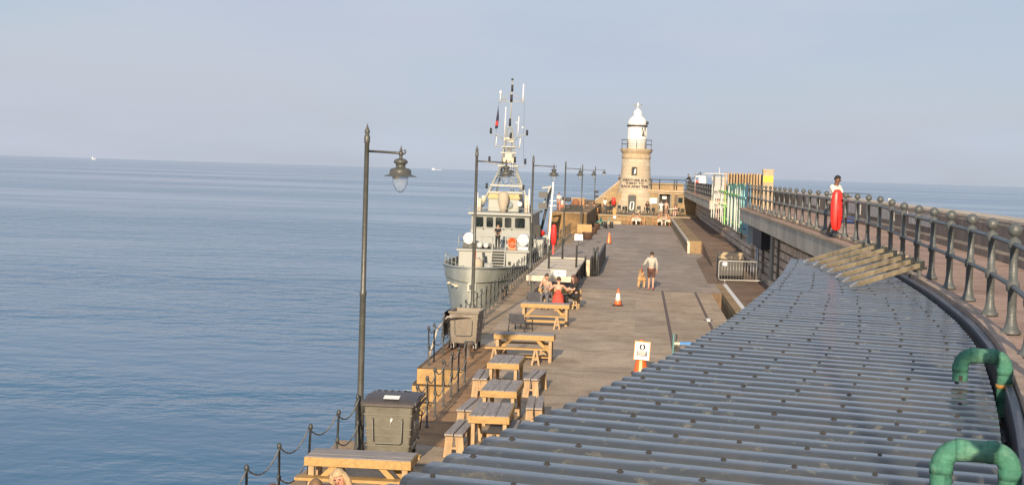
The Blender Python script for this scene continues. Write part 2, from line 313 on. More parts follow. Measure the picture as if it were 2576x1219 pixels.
# ------------------------------------------------------------------ sea
SEA = -4.0
def sea_mat():
    m, n, p, L = newmat('sea_water')
    p.inputs['IOR'].default_value = 1.33; p.inputs['Roughness'].default_value = .09; p.inputs['Specular IOR Level'].default_value = .32
    tc = n.nodes.new('ShaderNodeTexCoord')
    def nz(scale, st, det, rough=.55, kind='ShaderNodeTexNoise'):
        mp = n.nodes.new('ShaderNodeMapping'); mp.inputs['Scale'].default_value = st; L(tc.outputs['Object'], mp.inputs[0])
        a = n.nodes.new(kind); a.inputs['Scale'].default_value = scale; a.inputs['Detail'].default_value = det; a.inputs['Roughness'].default_value = rough
        L(mp.outputs[0], a.inputs[0]); return a.outputs['Fac']
    big = nz(.008, (.22, 1.0, 1), 4); mid = nz(.045, (.5, 1, 1), 3)
    sw = nz(.13, (.5, 1, 1), 3); ch = nz(.42, (.8, .9, 1), 3, .55); rp_ = nz(1.25, (1, .8, 1), 3, .6)
    def math_(op, a, b):
        q = n.nodes.new('ShaderNodeMath'); q.operation = op
        for i, v in enumerate((a, b)):
            if isinstance(v, (int, float)): q.inputs[i].default_value = v
            else: L(v, q.inputs[i])
        return q.outputs[0]
    h = math_('ADD', math_('ADD', math_('MULTIPLY', sw, 1.3), math_('MULTIPLY', ch, 1.25)), math_('MULTIPLY', rp_, .34))
    pat = n.nodes.new('ShaderNodeMapRange'); L(math_('ADD', math_('MULTIPLY', big, .75), math_('MULTIPLY', mid, .25)), pat.inputs[0])
    pat.inputs[1].default_value = .43; pat.inputs[2].default_value = .56; pat.inputs[3].default_value = .12; pat.inputs[4].default_value = 1.0
    bp = n.nodes.new('ShaderNodeBump'); bp.inputs['Distance'].default_value = .62; L(h, bp.inputs['Height']); L(pat.outputs[0], bp.inputs['Strength'])
    L(bp.outputs[0], p.inputs['Normal'])
    cr_ = ramp(n, [(.3, (.016, .098, .195)), (.7, (.024, .122, .225))]); L(mid, cr_.inputs[0]); L(cr_.outputs[0], p.inputs['Base Color'])
    return m
b = MB(); S = 60000
b.quad((-S, -600, 0), (S, -600, 0), (S, S, 0), (-S, S, 0))
sea = b.build('sea', sea_mat(), loc=(0, 0, SEA)); tag(sea, kind='structure')

# ------------------------------------------------------------------ quay and platforms
QX = -5.62; RX0, RX1 = -4.42, 6.7            # quay edge, recess edge, right wall
Y0 = -14
def wallquad(b, x0, y0, x1, y1, z0, z1): b.quad((x0, y0, z0), (x1, y1, z0), (x1, y1, z1), (x0, y0, z1))
b = MB()
b.mi = 0
b.quad((QX, Y0, 0), (3.43, Y0, 0), (3.43, 28.3, 0), (QX, 28.3, 0))
b.quad((RX0, 28.3, 0), (3.43, 28.3, 0), (3.43, 39.2, 0), (RX0, 39.2, 0))
b.quad((QX, 39.2, 0), (3.43, 39.2, 0), (3.43, 68.8, 0), (QX, 68.8, 0))
b.mi = 1
b.quad((-5.9, 68.8, 0), (6.7, 68.8, 0), (6.7, 200, 0), (-5.9, 200, 0))
b.mi = 2
zb = -9
wallquad(b, QX, 28.3, QX, Y0, zb, 0); wallquad(b, RX0, 39.2, RX0, 28.3, zb, 0)
wallquad(b, QX, 68.8, QX, 39.2, zb, 0)
wallquad(b, -5.9, 200, -5.9, 68.8, zb, 0); wallquad(b, -5.9, 68.8, QX, 68.8, zb, 0)
wallquad(b, QX, 28.3, RX0, 28.3, zb, 0)
b.mi = 3
wallquad(b, 3.43, Y0, 3.43, 68.8, -1.3, 0)                      # pit walls and floor
b.quad((3.43, Y0, -1.1), (3.97, Y0, -1.1), (3.97, 68.8, -1.1), (3.43, 68.8, -1.1))
wallquad(b, 3.97, 68.8, 3.43, 68.8, -1.3, 0)
quay = b.build('quay', [M_conc, M_asph, M_qside, M_brown], recalc=False); tag(quay, kind='structure')
# stone end wall of the stair recess: courses stepping out toward the water
b = MB()
for i in range(8):
    z1 = -.46*i; o = .10*i
    b.box(QX-.12-o*1.2, RX0, 39.2-.05-.03*i, 39.6, z1-.455, z1-.004)
    if i: b.box(QX-.12-o*1.2, QX, 39.6, 46, z1-.455, z1-.004)
    else: b.box(QX-.12, QX-.002, 39.6, 46, -.455, -.004)
rw = b.build('recess_wall', M_qwall, bevel=.03); tag(rw, 'sunlit yellow stone end wall of the stair recess at the quay edge', 'wall')
b = MB()
for i in range(12): b.box(QX+.1, RX0-.01, 38.4-.45*i, 39.1-.45*i, -1.0-.28*i-2.5, -1.0-.28*i)
st = b.build('landing_steps', M_qwall); tag(st, 'stone landing steps going down inside the quay recess', 'steps')
# surface finishes
def sheet(name, pts, m, z=.004):
    b = MB(); b.add([(x, y, z) for x, y in pts], [tuple(range(len(pts)))]); o = b.build(name, m); tag(o, kind='structure'); return o
sheet('stained_paving', [(RX0+.02, 28.5), (-3.55, 28.0), (-3.5, 40.5), (-3.9, 44), (QX+.02, 46.5), (QX+.02, 39.3), (RX0+.02, 39.3)], M_rust)
sheet('edge_paving', [(QX+.02, 46.7), (-4.75, 46.7), (-4.75, 68.7), (QX+.02, 68.7)], M_edge)
sheet('edge_paving_far', [(-5.88, 68.9), (-4.95, 68.9), (-4.95, 128), (-5.88, 128)], M_edge)
sheet('edge_paving_near', [(QX+.02, Y0+.1), (-5.15, Y0+.1), (-5.15, 28.2), (QX+.02, 28.2)], M_edge)
sheet('brown_paving', [(3.55, 74.9), (6.68, 74.9), (6.68, 103), (4.75, 103), (3.75, 96)], M_brown, .006)

# near platform
b = MB(); b.mi = 1; b.box(3.93, 4.43, Y0, 74.6, -1.05, .03); b.mi = 0; b.box(4.433, RX1, Y0, 74.6, -1.05, .026); b.mi = 2; b.box(3.92, 3.932, Y0, 74.6, -1.05, -.14)
b.mi = 3; b.box(4.27, 4.46, Y0, 74.4, .0, .036)
np_ = b.build('near_platform', [M_brown, M_plat, M_qside, M_white]); tag(np_, kind='structure')
b = MB(); b.mi = 1; b.box(3.45, 4.35, 103.6, 159, -.1, .86); b.mi = 0; b.box(4.353, RX1, 103.8, 159.5, -.1, .855)
b.mi = 2; b.box(3.44, 3.452, 103.7, 159, 0, .68); b.mi = 3; b.box(3.41, 3.55, 103.7, 158.9, .70, .872); b.box(3.44, 3.60, 103.58, 103.61, 0, .80)
fp_ = b.build('far_platform', [M_brown, M_plat, M_qside, M_cream]); tag(fp_, kind='structure')
b = MB(); b.add([(4.45, 87, .01), (6.68, 85, .01), (6.68, 103.9, .86), (4.45, 103.9, .86), (4.45, 103.9, 0)], [(0, 1, 2, 3), (0, 3, 4)])
o = b.build('platform_ramp', M_brown); tag(o, kind='structure')

# rails sunk in the floor
for nm, x in (('left', 1.21), ('right', 2.71)):
    b = MB(); x0 = x; y = 18
    b.mi = 0; b.box(x-.05, x+.05, 18, 68.7, 0, .006); b.mi = 1; b.box(x-.035, x+.035, 18, 68.7, .006, .014)
    o = b.build('sunken_rail', [flat('rail_groove', (.045, .03, .024), .8), mat('rusty_rail', (.11, .065, .045), .6)])
    tag(o, 'rusty railway rail sunk in the quay floor, the %s one of the pair' % nm, 'rail', 'rails sunk in the quay floor')

# ------------------------------------------------------------------ right wall and upper deck
DK = 3.6
DE = [(-1.3, -4), (-.45, 0), (.20, 1.2), (.85, 2.5), (1.4, 4.6), (1.95, 7), (2.5, 9.4), (2.97, 11.48), (3.28, 13.02), (3.95, 16.6), (4.39, 19.9), (4.80, 24.3), (5.11, 29.05), (5.40, 35), (5.56, 41), (5.62, 53), (5.74, 89)]
def interp(tab, y):
    for (x0, y0), (x1, y1) in zip(tab, tab[1:]):
        if y <= y1: return x0+(x1-x0)*(y-y0)/(y1-y0)
    (x0, y0), (x1, y1) = tab[-2:]; return x1+(x1-x0)*(y-y1)/(y1-y0)
def smooth(tab, y, r=1.6): return sum(interp(tab, y+d*r/4)*w_ for d, w_ in zip(range(-4, 5), (1, 2, 3, 4, 5, 4, 3, 2, 1)))/25
de = lambda y: smooth(DE, y)
SW = [(3.2, -4), (5.2, 8), (6.9, 18), (8.41, 33.7), (8.83, 45.2), (9.27, 66.7), (9.3, 110), (9.3, 200)]
sw_ = lambda y: smooth(SW, y, 4)
ys = [-4+i*1.0 for i in range(93)]
b = MB(); vs = []; fs = []
for y in ys: vs += [(de(y)+.02, y, DK), (sw_(y), y, DK)]
fs = [(2*i, 2*i+1, 2*i+3, 2*i+2) for i in range(len(ys)-1)]
b.add(vs, fs)
b.box(6.75, 9.3, 88.01, 110.19, DK-.07, DK); b.box(5.76, 9.3, 110.2, 200, DK-.07, DK)
b.box(5.2, 5.755, 110.2, 176, DK-.07, DK-.002)
deck = b.build('upper_deck', M_deck); tag(deck, kind='structure')
# the retaining wall under the deck
b = MB(); ws = [y for y in range(-4, 201, 4)]
wx = lambda y: 6.25 if y > 30 else 6.25
b.box(6.65, 7.3, Y0, 182, -.2, DK-.62)
rwall = b.build('retaining_wall', M_wall); tag(rwall, 'long weathered block wall below the upper walkway', 'wall')
b = MB(); b.box(6.48, 6.648, 86, 160, .8, 1.45); b.box(6.48, 6.648, 40, 85.9, 0, .35); plinth = b.build('plinth', M_wall, rwall)
for y in (70.5, 79.0, 96.0):
    b = MB(); b.tube([(6.57, y, .05), (6.57, y, DK-.7)], .055, 8); b.box(6.48, 6.65, y-.1, y+.1, 1.9, 2.0)
    b.build('drainpipe', flat('pipe_grey', (.16, .155, .14), .6), rwall)
b = MB(); b.box(6.54, 6.649, 73.4, 74.6, 0, 2.75); b.build('door', flat('door_grey', (.22, .22, .20), .6), rwall)
# near slab edge (cantilevered beam), ledge and kerb
def beam(name, y0, y1, xf, z0, z1, label):
    b = MB(); n_ = max(2, int((y1-y0)/2)); yy = [y0+(y1-y0)*i/n_ for i in range(n_+1)]
    vs = []
    for y in yy: x = xf(y); vs += [(x, y, z0), (x, y, z1), (x+.3, y, z1), (6.64, y, z1-.01), (6.64, y, z0+.25), (x+.35, y, z0)]
    fs = []
    for i in range(n_):
        for j in range(6): fs.append((6*i+j, 6*i+(j+1) % 6, 6*i+6+(j+1) % 6, 6*i+6+j))
    fs += [(0, 1, 2, 3, 4, 5), tuple(6*n_+j for j in (5, 4, 3, 2, 1, 0))]
    b.add(vs, fs); o = b.build(name, M_fascia); tag(o, label, 'beam')
    b = MB()
    vs = []
    for y in yy: x = xf(y)-.03; vs += [(x, y, z1+.002), (x, y, z1+.07), (x+.36, y, z1+.07), (x+.36, y, z1+.002)]
    fs = [(4*i+j, 4*i+(j+1) % 4, 4*i+4+(j+1) % 4, 4*i+4+j) for i in range(n_) for j in range(4)] + [(0, 1, 2, 3), tuple(4*n_+j for j in (3, 2, 1, 0))]
    b.add(vs, fs); b.build('coping', M_coping, o)
    return o
nb = beam('deck_edge_beam', 33.6, 85.6, de, 2.9, 3.52, 'long grey concrete beam edging the near end of the upper walkway')
fb = beam('deck_edge_beam', 110, 174, lambda y: 5.15, 2.95, 3.52, 'far concrete beam edging the upper walkway beside the lighthouse')
# rough stone kerb below the ball-topped railing
b = MB(); y = 33.8
while y < 85:
    ln = random.uniform(.7, 1.3); x = de(y)+.33; h = random.uniform(.08, .16)
    b.box(x, x+.42+random.uniform(-.04, .04), y, y+ln-.02, DK-.03, DK+h); y += ln
o = b.build('stone_kerb', M_kerb, bevel=.05); tag(o, 'rough row of kerb stones under the ball topped railing', 'kerb')
# plain deck rim next to the roof
b = MB(); vs = []; yy = [-3.9+i*.75 for i in range(51)]
for y in yy: x = de(y); vs += [(x, y, 3.0), (x, y, DK+.03), (x+.16, y, DK+.03), (x+.16, y, 3.0)]
b.add(vs, [(4*i+j, 4*i+j+1, 4*i+5+j, 4*i+4+j) for i in range(len(yy)-1) for j in range(3)])
o = b.build('deck_rim', mat('rim_stone', (.36, .27, .21), .9, scale=3, bump=.6, bscale=14)); tag(o, kind='structure')

# sea wall parapet
b = MB(); vs = []; yy = [-4+i*2.0 for i in range(91)]
prof = [(-.22, 0), (-.22, .17), (0, .2), (0, .78), (.06, .88), (.75, .90), (.85, .8), (.85, -7.9)]
for y in yy: vs += [(sw_(y)+px, y, DK+pz) for px, pz in prof]
k = len(prof); b.add(vs, [(k*i+j, k*i+j+1, k*i+k+j+1, k*i+k+j) for i in range(len(yy)-1) for j in range(k-1)] + [tuple(range(k)), tuple(range(k*(len(yy)-1), k*len(yy)))])
para = b.build('sea_wall', M_para); tag(para, 'long stained concrete sea wall along the right side of the walkway', 'wall')
b = MB(); vs = []
for y in yy: vs += [(sw_(y)+px_, y, DK+pz_) for px_, pz_ in ((.03, .86), (.05, .925), (.76, .94), (.83, .87))]
b.add(vs, [(4*i+j, 4*i+j+1, 4*i+5+j, 4*i+4+j) for i in range(len(yy)-1) for j in range(3)]); b.build('coping', mat('parapet_lit_coping', (.46, .38, .29), .85, scale=1.3, var=.3), para)  # coping paler than the wall: sunlight on the top put into its colour
random.seed(3)
for y, ln, z0, z1 in ((45.3, 5.0, .38, .76), (53.6, 7.6, .36, .75), (63.0, 4.0, .33, .76), (69, 6.5, .36, .76), (50.6, 2.6, .62, .76), (78, 6, .36, .76)):
    b = MB(); k = max(2, int(ln)); vs = []
    for i in range(k+1): q = y+ln*i/k; x = sw_(q)-.022; vs += [(x, q, DK+z0), (x, q, DK+z1), (x+.1, q, DK+z1), (x+.1, q, DK+z0)]
    b.add(vs, [(4*i+j, 4*i+(j+1) % 4, 4*i+4+(j+1) % 4, 4*i+4+j) for i in range(k) for j in range(4)]+[(0, 1, 2, 3), (4*k, 4*k+1, 4*k+2, 4*k+3)])
    b.build('render_patch', M_patch, para)

# ------------------------------------------------------------------ ball-topped railing
def post_mesh():
    b = MB()
    b.lathe([(.115, 0), (.115, .025), (.085, .06), (.062, .13), (.052, .22), (.050, .48), (.072, .50), (.078, .55), (.072, .60), (.050, .62), (.047, .96), (.068, .985), (.074, 1.03), (.068, 1.075), (.034, 1.10), (.03, 1.13)], n=14)
    return b.build('post', M_rail)
rl = thing('ball_railing', 'long dark railing with ball topped posts along the edge of the upper walkway', 'railing', (0, 0, 0))
p0 = post_mesh(); p0.parent = rl
bb = MB(); bb.ball((0, 0, 1.195), .083, 12); ball0 = bb.build('ball', M_rail, p0)
pts = []
y = 15.2; seq = []
for back in range(7): seq.append(15.2-2.4*back)
yyp = [q for q in seq if q > -3.5][::-1] + [17.5+2.4*i for i in range(29)]
first = True
for y in yyp:
    x = de(y)+.24+.16*min(1, max(0, (y-26)/14)); z = DK+.01+.09*min(1, max(0, (y-31)/6))
    pts.append((x, y, z))
    if first: p0.location = (x, y, z); first = False
    else: c = copytree(p0, rl); c.location = (x, y, z); c.rotation_euler = (random.uniform(-.012, .012), random.uniform(-.015, .012), random.uniform(0, 3))
for h in (.55, 1.03):
    b = MB(); b.tube([(x, y, z+h) for x, y, z in pts], .031, 8); b.build('rail', M_rail, rl)

# red lifebuoy housing on the railing
def buoy_case(name, label, loc, hh, ww, rz, post=False):
    t = thing(name, label, 'lifebuoy case', loc, rz, 'red lifebuoy cases')
    b = MB(); pr = []
    for i in range(13):
        a = math.pi*i/12; pr.append((max(.002, math.sin(a)**.55)*ww/2, -math.cos(a)*hh/2))
    vs = []; n = 14
    for r, z in pr:
        for j in range(n): q = 2*math.pi*j/n; vs.append((r*math.cos(q), .55*r*math.sin(q)*(1.15 if math.sin(q) < 0 else .6), z))
    b.add(vs, [(i*n+j, i*n+(j+1) % n, (i+1)*n+(j+1) % n, (i+1)*n+j) for i in range(12) for j in range(n)], True)
    b.build('case', M_red, t)
    b = MB(); b.tube([(0, -.36*ww, -hh*.4), (0, -.40*ww, 0), (0, -.36*ww, hh*.4)], .02, 6); b.build('seam', flat('red_seam', (.40, .02, .02), .4), t)
    if post: b = MB(); b.box(-.05, .05, -.03, .06, -hh/2-post, -hh/2+.1); b.build('post', M_red, t)
    return t
buoy_case('lifebuoy_case', 'tall red lifebuoy case hung on the ball topped railing beside the fisherman', (de(44.5)+.22, 44.5, 4.45), 1.22, .38, R(8))

# ------------------------------------------------------------------ corrugated roof
EV = [(-2.6, 2.0), (-2.2, 4.2), (-1.75, 6.4), (-1.27, 8.37), (-1.09, 9.2), (-.89, 9.94), (-.55, 11.0), (-.25, 12.3), (.17, 13.82), (.63, 15.92), (1.29, 19.29), (2.22, 24.82), (2.77, 28.59), (3.42, 33.62), (3.9, 38)]
ev = lambda y: smooth(EV, y, 1.5)
# march along the eave, joining each line to the gutter along the perpendicular
rows = []; y = 3.0; pitch = .335; per = 12
ds = pitch/per; k_ = 0
while y < 33.6:
    e = Vector((ev(y), y)); t_ = Vector((ev(y+.5)-ev(y-.5), 1.0)).normalized()
    kk = .23 if y < 14 else max(.10, .23-(y-14)*.010)
    n_ = Vector((1, -kk)).normalized(); q = e.copy(); st_ = 0
    while q.x < de(q.y)-.19 and st_ < 60: q += n_*.1; st_ += 1
    q = e + n_*(st_*.1 if st_ else .1)
    for _ in range(12):                    # refine onto the gutter line
        q.x = e.x+(q.x-e.x)+(de(q.y)-.19-q.x)*.5; q.y = e.y-kk*(q.x-e.x)
    rows.append((e, q, k_)); k_ += 1; y += ds/(1.0+(ev(y+.5)-ev(y-.5))**2)**.5
nt_ = 22; b = MB(); vs = []
random.seed(5)
wob = {}
for i, (e, q, kk) in enumerate(rows):
    ph = kk/per; f_ = ph-math.floor(ph); a = abs(math.sin(math.pi*f_))
    q_ = min(1.0, a*1.06); hgt = .110*(q_*(2-q_))**.85
    for j in range(nt_+1):
        u = j/nt_; x = e.x+(q.x-e.x)*u; yv = e.y+(q.y-e.y)*u
        key = (int(ph), j//8); wv = wob.setdefault(key, random.uniform(-.004, .004))
        vs.append((x, yv, 3.44-.03*u+hgt+wv))
nn = nt_+1
b.add(vs, [(i*nn+j, i*nn+j+1, (i+1)*nn+j+1, (i+1)*nn+j) for i in range(len(rows)-1) for j in range(nt_)], True)
b.add([(x, y, z-.02) for x, y, z in vs], [(i*nn+j, (i+1)*nn+j, (i+1)*nn+j+1, i*nn+j+1) for i in range(len(rows)-1) for j in range(nt_)], True)
nr = len(rows); B = nr*nn
b.f += [(i*nn, (i+1)*nn, B+(i+1)*nn, B+i*nn) for i in range(nr-1)]; b.m += [0]*(nr-1); b.sm += [False]*(nr-1)
roof = thing('canopy_roof', 'dark grey corrugated canopy roof curving beside the walkway', 'roof')
b.build('roof_sheet', M_roof, roof, recalc=False)
# bolts on every other ridge
bolt = []
for i in range(per//2, nr, per):
    if (i//per) % 2: continue
    e, q, _ = rows[i]; ln = (q-e).length; m_ = int(ln/.42)
    for s_ in range(m_):
        u = (s_+.35+random.uniform(-.04, .04))/m_; pz = 3.44-.03*u+.109
        bolt.append((e.x+(q.x-e.x)*u, e.y+(q.y-e.y)*u, pz, i))
bolt.sort(key=lambda t: t[1])
mb_ = mat('bolt_metal', (.022, .022, .022), .6, col2=(.05, .04, .03), bump=0)
bm0 = MB().lathe([(.027, -.020), (.025, .001), (.015, .004), (.013, .015), (.001, .017)], n=8); b0 = bm0.build('bolt', mb_, roof)
for i, (x, y, z, _) in enumerate(bolt[:100]):
    if i == 0: b0.location = (x, y, z)
    else: c = b0.copy(); C.objects.link(c); c.parent = roof; c.location = (x, y, z); c.rotation_euler = (0, 0, random.random())
b = MB()
for x, y, z, _ in bolt[100:]: b.lathe([(.027, -.020), (.025, .001), (.015, .004), (.013, .015), (.001, .017)], (x, y, z), n=7)
o = b.build('far_bolts', mb_, roof, recalc=False); o['kind'] = 'stuff'
# gutter box between the sheet and the deck rim
gut = thing('roof_gutter', 'dark lead lined gutter between the corrugated roof and the walkway', 'gutter')
yy = [2.5+i*.6 for i in range(54)]
def strip(prof, name, m):
    b = MB(); vs = []; k = len(prof)
    for y in yy: vs += [(de(y)+px, y, pz) for px, pz in prof]
    b.add(vs, [(k*i+j, k*i+j+1, k*i+k+j+1, k*i+k+j) for i in range(len(yy)-1) for j in range(k-1)]); return b.build(name, m, gut)
M_lead = mat('lead_flashing', (.055, .06, .075), .5, var=.35, scale=3, bump=.5, bscale=9)
strip([(-.42, 3.30), (-.30, 3.24), (-.10, 3.24), (-.07, 3.30)], 'trough', M_lead)
strip([(-.085, 3.22), (-.085, 3.55), (-.075, 3.57), (-.02, 3.57), (-.006, 3.55), (-.006, 3.3)], 'upstand', mat('slate_flashing', (.085, .095, .12), .42, var=.3, scale=4))
# moss and litter in the gutter
b = MB(); random.seed(11)
for i in range(420):
    y = random.uniform(4, 33); x = de(y)-random.uniform(.09, .20); r = random.uniform(.015, .05); a = random.uniform(0, 6.28)
    z = 3.25+random.uniform(0, .04)
    b.add([(x+r*math.cos(a), y+r*math.sin(a), z), (x-r*math.sin(a)*.4, y+r*math.cos(a)*.4, z+r*.7), (x-r*math.cos(a), y-r*math.sin(a), z+.01), (x+r*math.sin(a)*.4, y-r*math.cos(a)*.4, z+r*.3)], [(0, 1, 2), (0, 2, 3)])
o = b.build('leaf_litter', mat('litter', (.10, .075, .045), .9)); tag(o, kind='stuff')
# lichen and droppings on the sheet
M_lich = mat('lichen', (.30, .29, .22), .95, var=.3, scale=8)

# green hooped vent pipes
def pipe(label, loc, wdt, h, rad, rz, drop):
    t = thing('vent_pipe', label, 'pipe', loc, rz, 'green hooped pipes on the roof gutter')
    c_ = rad*1.6
    arc = lambda cx, cz, a0, a1: [(cx+c_*math.cos(a), 0, cz+c_*math.sin(a)) for a in [a0+(a1-a0)*i/7 for i in range(8)]]
    P = [(-wdt, 0, h-drop), (-wdt, 0, h-c_)] + arc(-wdt+c_, h-c_, math.pi, math.pi/2) + arc(-c_, h-c_, math.pi/2, 0) + [(0, 0, h-c_-.05), (0, 0, -.05)]
    b = MB(); b.tube(P, rad, 16, cap=False); b.tube(P[:2], rad*.86, 16, cap=False); b.build('pipe', M_green, t)
    for (q, ax) in ((Vector((-wdt, 0, h-c_-.01)), 'z'), (Vector((-wdt+c_, 0, h)), 'x'), (Vector((-c_, 0, h)), 'x'), (Vector((0, 0, h-c_-.02)), 'z')):
        b = MB(); dv = Vector((0, 0, .03)) if ax == 'z' else Vector((.03, 0, 0)); b.tube([q-dv, q+dv], rad*1.07, 16); b.build('socket', M_green, t)
    b = MB(); b.tube([(0, 0, h*.42), (0, 0, h*.42+.035)], rad*1.12, 16); b.build('clip', mat('rusty_clip', (.42, .22, .06), .6), t)
    if drop < h:
        b = MB(); b.box(-wdt-.016, -wdt+.016, -rad*1.03, -rad*.9, h-drop+.004, h-drop+.05); b.build('notch', M_black, t)
    return t
a1 = G(2421, 968, 3.50); yv = 13.3
q1 = D(2527, 985, yv)
pipe('smaller green hooped pipe, its open end hanging over the roof beside the gutter', (de(yv)-.09, yv, 3.34), .376, .47, .066, R(-6), .225)
yv = 8.8
pipe('nearest green hooped pipe, cut by the bottom right corner', (2.20, yv, 3.30), .385, .455, .064, R(-8), .42)

# timber props lying across the roof end
Z1 = [((150, 770), (590, 640)), ((230, 790), (690, 655)), ((290, 815), (770, 680)), ((345, 845), (845, 710)), ((415, 885), (910, 740)), ((470, 920), (985, 770)), ((530, 960), (1060, 800))]
words_ = ['farthest timber prop, half hidden behind the others on the roof', 'second timber prop from the wall end, with a broken pale tip', 'third timber prop from the wall end of the pile', 'middle grey timber prop of the pile on the roof', 'pale timber prop, third from the near end of the pile', 'grey timber prop next to the nearest one on the roof', 'nearest timber prop of the pile, longest in view']
for (l, r), wd in zip(Z1, words_):
    A = G((3100+l[0]/2.032)/1.5652, (650+l[1]/2.032)/1.5652, 3.60); Bq = G((3100+r[0]/2.032)/1.5652, (650+r[1]/2.032)/1.5652, 3.86)
    d = (Bq-A); ln = d.length; u = d/ln
    t = thing('timber_prop', wd, 'timber prop', tuple(A), 0, 'timber props lying across the roof')
    b = MB(); b.bar(u*.10, u*(ln-.05), .05, .075); b.build('beam', M_oak, t)
    b = MB(); b.bar(u*-.10, u*.10, .04, .025, a2=.06, b2=.07); b.build('tip', M_steel, t)
    b = MB(); b.bar(u*(ln-.05), u*(ln+.06), .13, .15); b.bar(u*ln+Vector((0, 0, .12)), u*ln-Vector((0, 0, .28)), .05); b.tube([u*(ln+.02)+Vector((-.12, 0, -.05)), u*(ln+.02)+Vector((.12, 0, -.05))], .025, 6); b.build('bracket', M_dark, t)

# ------------------------------------------------------------------ street lamps
M_bowl = None
def bowl_mat():
    m, n, p, L = newmat('lamp_bowl'); p.inputs['Base Color'].default_value = (.72, .74, .74, 1); p.inputs['Roughness'].default_value = .15
    p.inputs['Transmission Weight'].default_value = .9; p.inputs['IOR'].default_value = 1.2
    a = n.nodes.new('ShaderNodeTexNoise'); a.inputs['Scale'].default_value = 6; r = ramp(n, [(.3, (.62, .66, .68)), (.7, (.8, .82, .82))]); L(a.outputs['Fac'], r.inputs[0]); L(r.outputs[0], p.inputs['Base Color'])
    return m
M_bowl = bowl_mat()
def make_lamp(H=6.1, arm=.97):
    t = thing('street_lamp', 'x', 'street lamp', (0, 0, 0), 0, 'street lamps along the quay')
    b = MB(); b.lathe([(.098, 0), (.098, .05), (.088, .09), (.084, .72), (.098, .75), (.108, .82), (.098, .90), (.066, .95), (.060, 1.0), (.056, 2.88), (.066, 2.90), (.066, 2.96), (.050, 3.0), (.043, H-.37), (.052, H-.36), (.055, H-.34), (.055, H-.24), (.046, H-.22)], n=16); b.build('post', M_lamp, t)
    b = MB(); b.lathe([(.046, H-.22), (.034, H-.205), (.040, H-.19), (.052, H-.16), (.050, H-.14), (.030, H-.10), (.014, H-.05), (.002, H)], n=12); b.build('finial', M_lamp, t)
    za = H-.53
    b = MB(); b.tube([(.04, 0, za+.015), (arm*.5, 0, za+.005), (arm-.03, 0, za-.01)], .023, 8)
    b.tube([(arm+.02, 0, za-.02), (arm+.07, 0, za-.025), (arm+.115, 0, za-.01), (arm+.13, 0, za+.02), (arm+.11, 0, za+.04), (arm+.085, 0, za+.035)], .014, 6)
    b.build('arm', M_lamp, t)
    hd = MB(); hd.lathe([(.02, za+.02), (.03, za+.04), (.024, za+.06), (.010, za+.09), (.001, za+.14)], (arm, 0, 0), 10)
    hd.lathe([(.02, za+.03), (.045, za), (.045, za-.03), (.028, za-.07), (.03, za-.10), (.09, za-.12), (.125, za-.15), (.127, za-.19), (.09, za-.205), (.086, za-.27), (.15, za-.285), (.185, za-.305), (.195, za-.33), (.198, za-.385), (.215, za-.40), (.295, za-.425), (.30, za-.435), (.20, za-.43)], (arm, 0, 0), 20)
    h = hd.build('lamp_head', M_lamp, t)
    g = MB(); g.lathe([(.142, za-.425), (.146, za-.47), (.14, za-.53), (.115, za-.61), (.075, za-.68), (.03, za-.72), (.001, za-.728)], (arm, 0, 0), 16); g.build('bowl', M_bowl, h)
    return t
LL = [(G(903, 1130), -40, 0, 'nearest street lamp, tallest in view, standing beside the near wheeled bin'),
      (D(1187, 815, 48.2), 12, 0, 'street lamp rising from behind the open lidless bin, in front of the patrol boat'),
      (D(1332, 718, 69.4), 4, 0, 'street lamp at the corner of the boarded stage beside the patrol boat'),
      (D(1416, 637, 98.4), 3, 0, 'street lamp by the red lifebuoy post, with two black boxes on it'),
      (D(1460, 591, 128), 2, 0, 'street lamp in front of the brown terrace wall, between two others'),
      (D(1494, 544, 164), 2, .87, 'farthest street lamp, on the cafe terrace nearest the lighthouse')]
lamp0 = make_lamp()
for i, (p, rz, z, lb) in enumerate(LL):
    p.z = z
    if i == 0: lamp0.location = p; lamp0.rotation_euler = (0, 0, R(rz)); lamp0['label'] = lb
    else: dup(lamp0, p, R(rz), lb, (1, 1, 1 if z == 0 else .87))
def lamp_boxes(p, zs, lb):
    t = thing('speaker_pair', lb, 'box pair', p, 0, 'black boxes on lamp posts')
    for z in zs: b = MB(); b.box(.07, .42, -.16, .1, z, z+.26); b.box(.0, .07, -.03, .03, z+.08, z+.16); b.build('box', M_black, t, bevel=.03)
p = LL[3][0].copy(); p.z = 0; lamp_boxes(p, (2.9, 3.4), 'two black boxes on the lamp post by the red lifebuoy post')
p = LL[5][0].copy(); p.z = .87; lamp_boxes(p, (1.8, 2.3), 'two black boxes on the farthest lamp post on the terrace')
# lamp on the walkway behind the viewpoint: its shadow falls down the corrugated roof
c = dup(lamp0, (.95, -3.2, DK), R(10), 'street lamp on the upper walkway, behind the viewpoint')
c['group'] = 'street lamps on the walkway'

